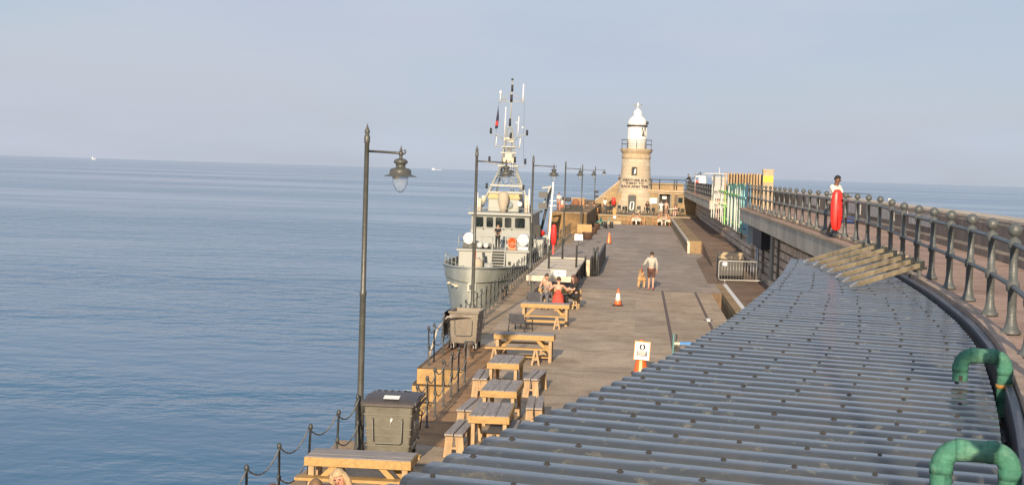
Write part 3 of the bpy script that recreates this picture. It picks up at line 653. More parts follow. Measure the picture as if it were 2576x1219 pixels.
# ------------------------------------------------------------------ chain fences
M_chain = mat('chain_iron', (.20, .19, .165), .55, var=.4, scale=20, bump=0)
def fpost_mb(h=1.06):
    b = MB(); b.lathe([(.045, 0), (.045, .02), (.022, .04), (.019, h-.09), (.034, h-.08), (.038, h-.04), (.030, h-.005), (.015, h+.01)], n=8)
    b.lathe([(.019, h*.5-.05), (.034, h*.5-.03), (.034, h*.5+.03), (.019, h*.5+.05)], n=8); return b
fpost0 = None
def chain_fence(pts, label, sag=.16, ends=(0, 0), lower=True, group='chain fences along the quay edge'):
    t = thing('chain_fence', label, 'chain fence', pts[0], 0, group)
    o0 = Vector(pts[0])
    global fpost0
    for p in pts:
        if fpost0 is None: fpost0 = fpost_mb().build('post', M_dark, t); c = fpost0
        else: c = fpost0.copy(); C.objects.link(c); c.parent = t
        c.location = Vector(p)-o0; c.rotation_euler = (random.uniform(-.03, .03), random.uniform(-.03, .03), 0)
    for a, q in zip(pts, pts[1:]):
        a = Vector(a)-o0; q = Vector(q)-o0
        b = MB()
        for h in ((1.0, .53) if lower else (1.0,)):
            P = []
            for i in range(17): u = i/16; v = a.lerp(q, u); v.z += h-sag*4*u*(1-u); P.append(v)
            b.tube(P, [.010 if i % 2 else .016 for i in range(17)], 5)
        b.build('chain', M_chain, t)
    return t
near = [(-5.46, 17.2, 0), (-5.42, 18.8, 0), (-5.37, 20.45, 0), (-5.31, 22.13, 0), (-5.26, 23.89, 0), (-5.10, 25.4, 0), (-5.06, 27.25, 0)]
chain_fence(near, 'chain fence at the water side behind the nearest picnic table', sag=.22)
ra = [G(X, Y, 1.05) for X, Y in ((1053.6, 968.7), (1077.2, 946.4), (1098, 925.5), (1119, 904.6), (1137.6, 886), (1154.5, 873), (1171.6, 857.4))]
ra = [(p.x, p.y, 0) for p in ra]; ra = [(ra[0][0], ra[0][1]-1.2, 0)] + ra
chain_fence(ra, 'chain fence along the stair recess, in front of the yellow stone end wall')
rb = [G(X, Y, 0) for X, Y in ((1070.7, 920.3), (1084.3, 911), (1107.4, 891.5), (1123, 874.4))]
rb = [(p.x+.06, p.y+.15, 0) for p in rb]
chain_fence(rb, 'short chain fence at the quay corner above the yellow stone wall')
far = [(-5.48-.16*min(1, max(0, (y-60)/10)), y, 0) for y in [46.6+1.55*i for i in range(36)]]
chain_fence(far, 'long chain fence along the quay beside the moored patrol boat', lower=True)
far2 = [(-5.72, y, 0) for y in [104.0+1.9*i for i in range(13)]]
chain_fence(far2, 'chain fence below the brown terrace wall at the far quay edge')

# ------------------------------------------------------------------ picnic tables and benches
def make_table(L_=1.66, W=.74, H=.76):
    t = thing('picnic_table', 'x', 'table', (0, 0, 0), 0, 'wooden picnic tables on the quay')
    b = MB(); n = 3; pw = (W-.016)/n
    for i in range(n):
        y0 = -W/2+.008+i*pw; b.box(-L_/2, L_/2, y0+.004, y0+pw-.004, H-.035, H+random.uniform(-.003, .003))
    b.build('tabletop', M_top, t, bevel=.004)
    b = MB(); z0, z1 = H-.145, H-.037
    b.box(-L_/2-.012, L_/2+.012, -W/2-.012, -W/2+.036, z0, z1+.025); b.box(-L_/2-.012, L_/2+.012, W/2-.036, W/2+.012, z0, z1+.025)
    b.box(-L_/2-.012, -L_/2+.034, -W/2+.037, W/2-.037, z0, z1+.023); b.box(L_/2-.034, L_/2+.012, -W/2+.037, W/2-.037, z0, z1+.023)
    b.build('apron', M_pine, t, bevel=.004)
    for sx in (-1, 1):
        for sy in (-1, 1):
            b = MB(); x = sx*(L_/2-.09); y = sy*(W/2-.075); b.box(x-.045, x+.045, y-.036, y+.036, 0, z0+.06); b.build('leg', M_pineS, t, bevel=.004)
        for sy in (-1, 1): b = MB(); b.bar((sx*(L_/2-.14), sy*(W/2-.075), .30), (sx*(L_/2-.50), sy*(W/2-.075), H-.10), .06, .085); b.build('brace', M_pine, t)
        b = MB(); b.box(sx*(L_/2-.09)-.034, sx*(L_/2-.09)+.034, -W/2+.112, W/2-.112, .08, .17); b.build('crossbar', M_pineS, t)
    b = MB(); b.box(-L_/2+.125, L_/2-.125, -.032, .032, .085, .165); b.build('stretcher', M_pine, t)
    return t
def make_bench(L_=1.66, W=.34, H=.46):
    t = thing('bench', 'x', 'bench', (0, 0, 0), 0, 'wooden benches at the picnic tables')
    for s in (-1, 1):
        b = MB(); b.box(-L_/2, L_/2, s*.012 if s > 0 else -W/2, W/2 if s > 0 else -.012, H-.04, H); b.build('plank', M_top, t, bevel=.004)
    for sx in (-1, 1):
        x = sx*(L_/2-.13)
        for s in (-1, 1):
            b = MB(); b.bar((x, s*.088, H-.043), (x, s*.125, .0), .05, .145, up=(0, 1, 0)); b.build('leg', M_pineS, t)
        b = MB(); b.box(x-.03, x+.03, -.10, .10, .16, .20); b.build('tie', M_pineS, t)
    return t
T0 = make_table(); B0 = make_bench(); used_ = {'t': False, 'b': False}
def put(kind, p, rz, label, sc_=None):
    o = T0 if kind == 't' else B0
    if not used_[kind]:
        used_[kind] = True; o.location = p; o.rotation_euler = (0, 0, rz); o['label'] = label; return o
    return dup(o, p, rz, label, sc_)
def lateral(l, r, label, z=.76, off=.37):      # front edge given by two picture points
    a = G(*l, z); q = G(*r, z); y = (a.y+q.y)/2+off; x = (a.x+q.x)/2
    return put('t', (x, y, 0), R(random.uniform(-1, 1)), label)
lateral((760.3, 1152.5), (1037, 1152.5), 'picnic table in front of the closed wheeled bin, nearest of all')
lateral((1238.4, 841.6), (1396.9, 841.6), 'crosswise picnic table directly behind the three end-on ones')
lateral((1305, 764), (1437.5, 764), 'crosswise picnic table with the dark chair at its front left corner')
lateral((1351, 725.5), (1465, 725.5), 'crosswise picnic table where the woman in red sits')
def endon(l, r, label, z=.76):
    a = G(*l, z); q = G(*r, z); return put('t', ((a.x+q.x)/2, (a.y+q.y)/2+.83, 0), R(90+random.uniform(-1.5, 1.5)), label)
endon((1229.2, 912.4), (1305.1, 912.4), 'end-on picnic table farthest of the three in a row')
endon((1212.1, 981.8), (1298.6, 981.8), 'end-on picnic table in the middle of the three in a row')
endon((1177, 1045), (1278, 1045), 'end-on picnic table nearest the roof, with one darker plank')
def make_trestle_bench(L_=1.66, W=.26, H=.46):
    t = thing('trestle_bench', 'x', 'bench', (0, 0, 0), 0, 'narrow trestle benches at the crosswise tables')
    b = MB(); b.box(-L_/2, L_/2, -W/2, W/2, H-.045, H); b.build('plank', M_pine, t, bevel=.004)
    for sx in (-1, 1):
        for sy in (-1, 1):
            x = sx*(L_/2-.26); tr_ = MB()
            for s in (-1, 1): tr_.bar((x+s*.02, sy*(W/2-.05), H-.046), (x+s*.10, sy*(W/2-.02), 0), .05, .05, up=(0, 1, 0))
            tr_.box(x-.055, x+.055, sy*(W/2-.045)-.02, sy*(W/2-.045)+.02, .14, .19); tr_.build('trestle', M_pineS, t)
    return t
TB0 = make_trestle_bench(); tb_used = False
def putb(p, rz, label):
    global tb_used
    if not tb_used:
        tb_used = True; TB0.location = p; TB0.rotation_euler = (0, 0, rz); TB0['label'] = label; return TB0
    return dup(TB0, p, rz, label)
def bench_lat(l, r, label, off=.13):
    a = G(*l, .46); q = G(*r, .46); return putb( ((a.x+q.x)/2, (a.y+q.y)/2+off, 0), R(random.uniform(-1.5, 1.5)), label)
bench_lat((1217.4, 875), (1372, 874.4), 'bench along the near side of the table behind the end-on ones')
bench_lat((1238, 861), (1392, 860), 'bench half hidden behind the table behind the end-on ones', .17)
bench_lat((1294, 793), (1423, 794), 'bench in front of the table with the dark chair')
bench_lat((1353, 747), (1466, 747), 'bench the woman in red sits on')
o_ = G(1420, 712, .46); putb((G(1408, 726, .76).x, G(1408, 726, .76).y+1.15, 0), 0, 'bench on the far side of the table of the woman in red')
putb((-4.35, 24.75, 0), 0, 'bench between the nearest table and the closed wheeled bin')
putb((-4.35, 22.70, 0), R(1), 'bench at the near side of the nearest table, low in the picture')
def bench_end(l, r, label, rz=90):
    a = G(*l, .46); q = G(*r, .46); return put('b', ((a.x+q.x)/2, (a.y+q.y)/2+.83, 0), R(rz), label)
bench_end((1123, 1091), (1166, 1091), 'end-on bench left of the nearest end-on table', 88)
bench_end((1158, 1030), (1194, 1030), 'end-on bench left of the middle end-on table, partly hidden', 86)
bench_end((1186.7, 951), (1222.7, 951), 'end-on bench left of the farthest end-on table', 91)
bench_end((1321.8, 952), (1359.6, 952), 'end-on bench right of the farthest end-on table', 86)
bench_end((1320, 1025), (1359.6, 1025), 'end-on bench right of the middle end-on table', 92)
bench_end((1281, 1092), (1306, 1092), 'end-on bench half under the roof edge', 90)

# dark armchairs
def make_chair(label, p, rz):
    t = thing('armchair', label, 'chair', p, rz, 'dark armchairs on the quay')
    Mc = mat('chair_fabric', (.075, .08, .095), .7, var=.25, scale=12)
    b = MB(); b.box(-.27, .27, -.25, .27, .38, .47); b.build('seat', Mc, t, bevel=.03)
    b = MB(); b.bar((0, .27, .42), (0, .42, .92), .54, .07, up=(0, 1, 0)) if False else b.add([(-.27, .22, .47), (.27, .22, .47), (.27, .38, .95), (-.27, .38, .95), (-.27, .29, .45), (.27, .29, .45), (.27, .44, .93), (-.27, .44, .93)], [(0, 1, 2, 3), (4, 7, 6, 5), (0, 4, 5, 1), (1, 5, 6, 2), (2, 6, 7, 3), (3, 7, 4, 0)]); b.build('backrest', Mc, t, bevel=.02)
    for s in (-1, 1):
        b = MB(); b.tube([(s*.31, -.24, 0), (s*.31, -.22, .62), (s*.31, .0, .66), (s*.31, .34, .64)], .018, 7); b.build('arm', M_dark, t)
        b = MB(); b.tube([(s*.29, .36, 0), (s*.29, .30, .62)], .018, 7); b.build('leg', M_dark, t)
    return t
p = G(1310, 832); make_chair('dark empty armchair at the corner between two crosswise tables', p, R(160)).scale = (1.0, 1.0, .64)
p = G(1347, 775); make_chair('dark armchair half hidden by the crosswise table near the woman in red', p, R(170)).scale = (.95, .95, .7)

# ------------------------------------------------------------------ text
def text_mesh(s, size, ext=.004, align='CENTER', bold=0):
    cu_ = bpy.data.curves.new('lettering', 'FONT'); cu_.body = s; cu_.size = size; cu_.extrude = ext; cu_.offset = bold; cu_.align_x = align; cu_.resolution_u = 2
    o = bpy.data.objects.new('lettering', cu_); C.objects.link(o)
    me = bpy.data.meshes.new_from_object(o.evaluated_get(bpy.context.evaluated_depsgraph_get()))
    bpy.data.objects.remove(o); bpy.data.curves.remove(cu_); return me
def text_obj(s, size, m, parent, M, fn=None, name='lettering', ext=.004, align='CENTER', bold=0):
    me = text_mesh(s, size, ext, align, bold)
    if fn:
        bm = bmesh.new(); bm.from_mesh(me); bmesh.ops.triangulate(bm, faces=bm.faces)
        bmesh.ops.subdivide_edges(bm, edges=[e for e in bm.edges if e.calc_length() > size*.3], cuts=2); bm.to_mesh(me); bm.free()
        for v in me.vertices: v.co = fn(v.co)
    else: me.transform(M)
    me.materials.clear(); me.materials.append(m); me.name = name
    o = bpy.data.objects.new(name, me); C.objects.link(o); o.parent = parent; return o

# ------------------------------------------------------------------ wheeled bins
def make_bin(label, p, rz, lid_open=False, mbody=M_binb):
    t = thing('wheeled_bin', label, 'bin', p, rz, 'large wheeled bins on the quay')
    w_, d_, h_ = .86, 1.26, 1.16
    b = MB(); z0 = .22; k = .86
    o8 = [(-w_/2*k, 0+.08, z0), (w_/2*k, .08, z0), (w_/2*k, d_-.08, z0), (-w_/2*k, d_-.08, z0), (-w_/2, 0, h_), (w_/2, 0, h_), (w_/2, d_, h_), (-w_/2, d_, h_)]
    b.add(o8, [(0, 3, 2, 1), (0, 1, 5, 4), (1, 2, 6, 5), (2, 3, 7, 6), (3, 0, 4, 7)])
    if lid_open:
        i8 = [(x*.93, .04+y*.94, z if z > 1 else z+.05) for x, y, z in o8]
        b.add(i8, [(0, 1, 2, 3), (0, 4, 5, 1), (1, 5, 6, 2), (2, 6, 7, 3), (3, 7, 4, 0)])
        for i in range(4): b.add([o8[4+i], o8[4+(i+1) % 4], i8[4+(i+1) % 4], i8[4+i]], [(0, 1, 2, 3)])
    body = b.build('body', mbody, t, bevel=.03)
    b = MB()
    for z, g in ((.40, .008), (.58, .010), (.70, .010), (.95, .006)):
        u = (z-z0)/(h_-z0); xw = w_/2*(k+(1-k)*u); yy0 = .08*(1-u)
        b.box(-xw-.012, xw+.012, yy0-.014, yy0+.02, z, z+.025); b.box(xw-.01, xw+.014, yy0+.02, d_-yy0, z, z+.025); b.box(-xw-.014, -xw+.01, yy0+.02, d_-yy0, z, z+.025)
    b.build('rib', mbody, body)
    b = MB(); b.box(-w_/2-.03, w_/2+.03, -.035, d_+.035, h_-.055, h_+.0) if not lid_open else [b.box(-w_/2-.03, w_/2+.03, -.035, .0, h_-.055, h_), b.box(-w_/2-.03, w_/2+.03, d_, d_+.035, h_-.055, h_), b.box(-w_/2-.03, -w_/2+.01, 0.001, d_-.001, h_-.055, h_), b.box(w_/2-.01, w_/2+.03, .001, d_-.001, h_-.055, h_)]
    b.build('rim', mbody if lid_open else M_lid, t, bevel=.01)
    b = MB(); b.tube([(-.26, -.02, .90), (-.26, -.07, .88), (-.25, -.05, .50), (-.22, -.05, .47), (.22, -.05, .47), (.25, -.05, .50), (.26, -.07, .88), (.26, -.02, .90)], .012, 7); b.build('handle', flat('bin_handle', (.17, .165, .14), .5), t)
    b = MB(); b.tube([(w_/2+.0, d_-.33, .92), (w_/2+.06, d_-.33, .90), (w_/2+.02, d_-.30, .55)], .013, 6); b.tube([(w_/2+.02, d_*.16, .86), (w_/2+.03, d_*.16, .62)], .012, 6); b.build('side_handle', M_lid, t)
    for sx in (-1, 1):
        for y in (.16, d_-.16):
            x = sx*.33
            b = MB(); b.tube([(x-.025, y+.04, .09), (x+.025, y+.04, .09)], .09, 14); wl = b.build('wheel', M_black, t)
            b = MB(); b.box(x-.045, x-.03, y-.02, y+.06, .07, .21); b.box(x+.03, x+.045, y-.02, y+.06, .07, .21); b.box(x-.05, x+.05, y-.05, y+.05, .205, .225); b.build('fork', M_steel, wl)
    if not lid_open:
        b = MB(); n = 10; prof = [(-.045, h_+.003), (-.02, h_+.03)] + [(i/n*d_, h_+.04+.075*math.sin(math.pi*min(1, i/n*.9+.08))) for i in range(1, n)] + [(d_+.02, h_+.03), (d_+.045, h_+.003)]
        vs = []; k_ = len(prof)
        for x in (-w_/2-.03, -w_/2+.09, w_/2-.13, w_/2+.045):
            for y, z in prof: vs.append((x, y, z-(.05 if abs(x) > w_/2-.02 and z > h_+.04 else 0)))
        b.add(vs, [(i*k_+j, i*k_+j+1, (i+1)*k_+j+1, (i+1)*k_+j) for i in range(3) for j in range(k_-1)] + [tuple(range(k_)), tuple(range(3*k_, 4*k_))])
        lid = b.build('lid', M_lid, t)
        b = MB()
        for x in (-.30, -.18, -.06, .06, .18):
            b.tube([(x, y, z+.004) for y, z in prof[6:-3]], .012, 6)
        b.build('lid_rib', M_lid, lid)
        b = MB(); b.box(-.12, .16, .06, .22, h_+.108, h_+.116, Matrix.Rotation(.12, 4, 'X')) if False else b.add([(-.10, .05, h_+.078), (.18, .05, h_+.078), (.18, .25, h_+.112), (-.10, .25, h_+.112)], [(0, 1, 2, 3)]); b.build('sticker', M_signw, lid)
        b = MB(); b.add([(.18, .80, h_+.128), (.29, .80, h_+.128), (.29, .98, h_+.112), (.18, .98, h_+.112)], [(0, 1, 2, 3)]); b.build('sticker', M_signw, lid)
        b = MB(); b.bar((w_/2+.05, -.03, h_+.01), (w_/2+.05, d_+.05, h_+.01), .035, .05); b.bar((w_/2+.07, -.02, h_-.07), (w_/2+.07, d_+.05, h_-.07), .03, .04); b.build('hinge_bar', M_lid, t)
        b = MB(); b.add([(.05, -.004, .84), (.075, -.004, .86), (.085, -.004, .90), (.06, -.005, .91), (.045, -.004, .87)], [(0, 1, 2, 3, 4)]); b.add([(.05, -.005, .845), (.058, -.005, .845), (.03, .012, .77)], [(0, 1, 2)]); b.build('splash', M_white, body)
        Mx = lambda y, z: Matrix.Translation((w_/2*(k+(1-k)*(z-z0)/(h_-z0))+.018, y, z)) @ Matrix(((0, 0, 1, 0), (1, 0, 0, 0), (0, 1, 0, 0), (0, 0, 0, 1)))
        Mw = flat('bin_print', (.50, .50, .48), .6)
        text_obj('VEOLIA', .14, Mw, body, Mx(.72, .69))
        b = MB(); ring = []
        for i in range(20): a = 2*math.pi*i/20; ring.append((math.cos(a), math.sin(a)))
        xx = w_/2*.945+.022
        for i in range(20):
            a_, c_ = ring[i], ring[(i+1) % 20]; b.add([(xx, .25+.085*a_[0], .73+.10*a_[1]), (xx, .25+.085*c_[0], .73+.10*c_[1]), (xx-.002, .25+.055*c_[0], .73+.07*c_[1]), (xx-.002, .25+.055*a_[0], .73+.07*a_[1])], [(0, 1, 2, 3)])
        for y0, y1, z, hh in ((.42, .98, .625, .025), (.42, .70, .55, .05), (.20, .42, .34, .05), (.46, .78, .345, .05), (.84, 1.04, .35, .05)):
            xx2 = w_/2*(k+(1-k)*(z-z0)/(h_-z0))+.022; b.add([(xx2, y0, z), (xx2, y1, z), (xx2+.002, y1, z+hh), (xx2+.002, y0, z+hh)], [(0, 1, 2, 3)])
        b.build('emblem', Mw, body)
    else:
        b = MB(); n = 8
        b.add([(-w_/2-.05, .02, h_+.02), (-w_/2-.05, d_-.02, h_+.02), (-w_/2-.16, d_-.04, h_-.06), (-w_/2-.16, .04, h_-.06), (-w_/2-.24, .1, .36), (-w_/2-.24, d_-.1, .36), (-w_/2-.12, .04, h_-.1), (-w_/2-.12, d_-.04, h_-.1), (-w_/2-.19, .1, .36), (-w_/2-.19, d_-.1, .36)],
              [(0, 1, 2, 3), (3, 2, 5, 4), (6, 8, 9, 7), (4, 5, 9, 8), (3, 4, 8, 6), (2, 7, 9, 5)]); b.build('lid', M_lid, t)
        b = MB(); b.box(-.36, .36, .12, d_-.12, .85, .98); b.build('rubbish', mat('cardboard', (.40, .29, .19), .9, scale=4), t)
    return t
make_bin('closed dark wheeled bin with white lettering beside the nearest street lamp', (-4.26, 25.72, 0), R(1))
make_bin('open wheeled bin with its lid hanging off the left side', (-4.99, 43.15, 0), R(-2), True, mat('bin_body_worn', (.17, .145, .115), .6, var=.25, scale=4, col2=(.22, .19, .15)))

# mooring bollard and ladder hoop near the open bin
def bollard(label, p, s=1):
    t = thing('mooring_bollard', label, 'bollard', p, 0, 'iron mooring bollards on the quay edge')
    b = MB(); b.lathe([(.24*s, 0), (.24*s, .04), (.15*s, .08), (.12*s, .35*s), (.13*s, .5*s), (.19*s, .58*s), (.20*s, .66*s), (.12*s, .72*s), (.001, .74*s)], n=14); b.build('column', mat('bollard_iron', (.085, .075, .065), .6, var=.3, col2=(.16, .10, .06)), t)
    b = MB(); b.ball((.16*s, 0, .64*s), .11*s, 9); b.build('horn', M_dark, t)
    return t
p = G((1600+585/2.4386)/1.5652, (1100+760/2.4386)/1.5652); bollard('iron bollard in front of the open bin', (p.x, p.y+.15, 0), .66)
p = G((1600+905/2.4386)/1.5652, (1100+190/2.4386)/1.5652); bollard('iron bollard by the chain fence near the bow of the patrol boat', (p.x, p.y, 0), .55)
p = G(1262, 744); bollard('iron bollard nearest the third street lamp, by the patrol boat', (p.x+.1, p.y, 0), .6)
t = thing('ladder_hoop', 'worn white handrail hoop in front of the open bin', 'handrail', G(1193, 881))
b = MB(); b.tube([(-1.05+.02, -2.3, 0), (-.9, -1.6, .75), (-.75, -.6, 1.02), (-.1, -.3, 1.02), (0, -.1, .95), (.02, 0, 0)], .03, 8); b.build('rail', mat('worn_white', (.50, .46, .40), .6, col2=(.22, .16, .10)), t)

# ------------------------------------------------------------------ cones and the sign on a cone
def cone(label, p, h, striped=True, wide=False):
    t = thing('traffic_cone', label, 'cone', p, random.random(), 'orange traffic cones on the quay')
    b = MB(); k = .36*h/.7; b.lathe([(k*.66, 0), (k*.66, .03), (k*.5, .055), (k*.42, .06)], n=4 if not wide else 16, smooth=False); b.build('base', M_black, t)
    b = MB(); r0_, r1_ = k*.40, k*.08
    fr = [0, .34, .70, 1] if striped else [0, 1]
    def rr(u): return r0_+(r1_-r0_)*u
    prof = [(rr(i/10), .05+(h-.05)*i/10) for i in range(11)]
    b.lathe(prof, n=16); body = b.build('body', M_orange, t)
    if striped:
        b = MB(); b.lathe([(rr(.26)+.004, .05+(h-.05)*.26), (rr(.72)+.004, .05+(h-.05)*.72)], n=16); b.build('band', M_signw, body)
    else:
        b = MB()
        for a0 in (3.5, 5.2): b.lathe([(rr(.05)+.004, h*.1), (rr(.97)+.004, h*.98)], n=4, a0=a0, a1=a0+.5)
        b.build('band', flat('pale_orange', (.80, .42, .20), .5), body)
    return t
p = G(1554, 769); cone('orange cone with a white band in the middle of the quay', p, .70)
p = G(1532, 613); cone('plain tall orange cone far up the quay by the dark parapet', p, .88, False)
p = G(1611, 941); p = Vector((p.x, p.y, 0)); sc_cone = cone('orange cone carrying the white notice, at the roof edge', p, .93, False)
t = thing('notice_board', 'white notice with a round black symbol hung on the cone by the roof', 'sign', (p.x+.01, p.y-.21, .42), 0)
Mt = Matrix.Rotation(R(-10), 4, 'X') @ Matrix.Rotation(R(3), 4, 'Y')
b = MB(); b.box(-.19, .19, -.012, .012, 0, .46, Mt); brd = b.build('board', M_signw, t)
Mink = flat('sign_ink', (.03, .035, .06), .6)
b = MB(); b.lathe([(.082, 0), (.082, .006)], n=24, M=Mt @ Matrix.Translation((0, -.013, .335)) @ Matrix.Rotation(R(90), 4, 'X')); b.build('emblem', Mink, brd)
b = MB(); b.prism([(-.03, -.022, .285), (.03, -.022, .285), (.036, -.022, .33), (.015, -.022, .385), (0, -.022, .40), (-.015, -.022, .385), (-.036, -.022, .33)], (0, .003, 0), Mt); b.build('figure', M_signw, brd)
b = MB(); b.box(-.14, .14, -.017, -.013, .09, .23, Mt); b.build('panel', Mink, brd)
b = MB()
for z, x0, x1 in ((.205, -.12, .10), (.175, -.12, .12), (.145, -.12, .08), (.112, -.12, .115)): b.box(x0, x1, -.0195, -.0175, z, z+.012, Mt)
b.build('line', M_signw, brd)
b = MB(); b.box(-.21, .21, .02, .045, -.01, .49, Mt); b.build('backboard', flat('orange_board', (.62, .28, .05), .6), t)

# blue handled trolley end and teal post by the roof edge
p = G(1693, 893); t = thing('teal_post', 'short teal and grey post at the end of the sunken rail by the roof', 'post', p)
b = MB(); b.lathe([(.05, 0), (.05, .03), (.03, .05), (.03, .62), (.001, .64)], n=10); b.build('stem', flat('teal_grey', (.10, .22, .22), .5), t)
b = MB(); b.tube([(.085, .02, 0), (.085, .02, .63)], .026, 8); b.build('stem', M_dark, t)
p = G(1698, 864, .35); t = thing('pallet_truck', 'blue handled trolley poking out from under the roof edge', 'trolley', (p.x, p.y, 0))
b = MB(); b.bar((-.02, 0, .36), (.14, 0, .37), .07, a2=.10); b.build('tip', M_cream, t)
b = MB(); b.bar((.14, 0, .37), (1.2, .1, .40), .075); b.build('handle', flat('blue_paint', (.05, .22, .55), .5), t)
b = MB(); b.tube([(.09, -.03, .16), (.09, .03, .16)], .10, 12); b.build('wheel', M_black, t)
for y_ in (-.16, .36): b = MB(); b.tube([(1.1, y_-.03, .12), (1.1, y_+.03, .12)], .12, 12); b.build('wheel', M_black, t)
b = MB(); b.bar((1.1, -.16, .12), (1.1, .36, .12), .05); b.bar((1.1, .1, .12), (1.15, .1, .40), .06); b.build('axle', M_dark, t)
b = MB(); b.bar((.06, 0, .16), (.2, 0, .36), .05); b.bar((.05, 0, .38), (.05, 0, .47), .03); b.bar((.13, 0, .38), (.13, 0, .46), .03); b.build('fork', M_dark, t)
p = G(1781, 806); t = thing('rail_plate', 'small pale metal plate lying across the right sunken rail', 'plate', (p.x, p.y, 0))
b = MB(); b.prism([(-.05, -.5, .016), (.06, -.45, .016), (.10, .1, .016), (.02, .5, .016), (-.09, .05, .016)], (0, 0, .04)); b.build('plate', M_signw, t)
b = MB(); b.box(-.16, .16, -.18, .12, .012, .03); b.build('base', M_dark, t)

# ------------------------------------------------------------------ crowd barrier, dark container
p0_ = G(1823, 713.5); p1_ = G(1924, 716.5)
t = thing('crowd_barrier', 'grey metal crowd barrier standing at the end of the near platform', 'barrier', (p0_.x, p0_.y, 0), math.atan2(p1_.y-p0_.y, p1_.x-p0_.x)); ln = (p1_-p0_).length
b = MB(); x0, x1, z0, z1 = -.32, ln+.28, .2, 1.15
b.tube([(x0+.12, 0, z0), (x0+.03, 0, z0+.03), (x0, 0, z0+.14), (x0, 0, z1-.14), (x0+.03, 0, z1-.03), (x0+.12, 0, z1), (x1-.12, 0, z1), (x1-.03, 0, z1-.03), (x1, 0, z1-.14), (x1, 0, z0+.14), (x1-.03, 0, z0+.03), (x1-.12, 0, z0), (x0+.12, 0, z0)], .026, 8); b.build('frame', M_steel, t)
n = 17
for i in range(n): b = MB(); x = x0+.16+(x1-x0-.32)*i/(n-1); b.tube([(x, 0, z0), (x, 0, z1)], .011, 6); b.build('bar', M_steel, t)
for x in (0, ln): b = MB(); b.tube([(x, 0, z0), (x, 0, .03)], .022, 6); b.bar((x, -.32, .02), (x, .32, .02), .05, .03); b.build('foot', M_steel, t)
b = MB(); b.box(x0+.18, x0+.40, -.04, -.032, z1-.24, z1-.06); b.build('label_plate', M_signw, t)
p = G(1845, 700); t = thing('storage_bin', 'dark storage container behind the crowd barrier against the wall', 'container', (4.95, 78.3, 0))
b = MB(); b.box(-.75, .62, 0, 1.1, .12, 1.05); b.build('body', flat('container_black', (.03, .03, .03), .5), t, bevel=.05)
b = MB(); b.add([(-.78, -.04, 1.06), (.65, -.04, 1.06), (.65, 1.14, 1.06), (-.78, 1.14, 1.06), (-.70, .15, 1.42), (.58, .15, 1.42), (.58, .95, 1.42), (-.70, .95, 1.42)], [(0, 3, 2, 1), (4, 5, 6, 7), (0, 1, 5, 4), (1, 2, 6, 5), (2, 3, 7, 6), (3, 0, 4, 7)])
b.build('lid', mat('patchy_lid', (.05, .045, .04), .6, col2=(.36, .28, .17), scale=5, c2pos=(.5, .56)), t, bevel=.05)
for x in (-.5, .4): b = MB(); b.tube([(x-.04, .1, .08), (x+.04, .1, .08)], .08, 10); b.build('wheel', M_black, t)

# ------------------------------------------------------------------ boarded stage with dark parapet
t = thing('boarded_stage', 'low boarded stage with a pale front edge beside the third street lamp', 'stage', (-3.63, 63.3, 0))
M_bd = mat('stage_boards', (.74, .62, .46), .8, var=.2, scale=2, stretch=(1, 5, 1), col2=(.30, .25, .18))
b = MB()
for i in range(9): y0 = i*1.5; b.box(-1.0, .95, y0, y0+1.49, .80, .88)
b.build('deck', M_bd, t)
b = MB(); b.box(-1.04, .97, -.10, -.003, .66, .90); b.build('front_edge', M_cream, t)
b = MB(); b.box(-.95, .9, 13.6, 29, .0, .84); b.box(.92, 1.22, 13.6, 29, 0, .86); b.build('rear_deck', M_asph, t)
b = MB()
for i in range(8): b.box(.99, 1.22, 13.53+.008*(i % 2), 13.597, .02+i*.103, .115+i*.103)
b.build('cladding', M_bd, t)
b = MB(); b.box(-1.0, .93, 13.45, 13.55, .78, .93); b.build('rear_edge', M_cream, t)
for x, y in ((-.95, 3), (-.95, 9), (.88, .3), (.88, 6), (.88, 12), (-.8, .15)): b = MB(); b.box(x-.05, x+.05, y-.05, y+.05, 0, .79); b.build('support', M_dark, t)
for x, y in ((-.2, 13.2), (.98, 13.3), (1.30, 13.35), (1.40, 13.45), (.80, 6.5), (-.4, 5.0)):
    b = MB(); z = .88 if x < .95 else 0; b.lathe([(.05, z), (.04, z+1.0), (.055, z+1.02), (.001, z+1.08)], (x, y, 0), 8); b.build('post', M_dark, t)
t = thing('parapet_panel', 'dark solid parapet panel beside the boarded stage', 'panel', (-2.02, 77.2, 0))
b = MB(); b.box(-.05, .05, 0, 16.5, 0, .98); b.build('panel', flat('panel_dark', (.06, .058, .055), .6), t)
for y in (-.15,): 
    b = MB(); b.lathe([(.07, 0), (.07, 1.45), (.001, 1.5)], (-.05, y, 0), 10); b.build('post', M_dark, t)
    b = MB(); b.lathe([(.05, 0), (.05, 1.45), (.001, 1.5)], (-.22, y, 0), 10); b.build('post', M_dark, t)
p = G(1403, 690, 1.0); t = thing('stage_notice', 'small white notice standing on the front edge of the boarded stage', 'sign', (p.x, 63.22, .9))
b = MB(); b.box(-.33, .33, -.03, 0, 0, .26); b.build('board', M_signw, t)
b = MB(); b.prism([(-.03, -.034, .12), (.04, -.034, .10), (.02, -.034, .18)], (0, .003, 0)); b.build('mark', M_red, t)
p = D(1455, 619, 92); t = thing('white_notice', 'white square notice on a thin post on the rear of the stage', 'sign', (p.x, 92, .86))
b = MB(); b.box(-.25, .25, -.02, 0, .3, .68); b.build('board', M_signw, t); b = MB(); b.tube([(0, .02, 0), (0, .02, .6)], .02, 6); b.build('post', M_dark, t)
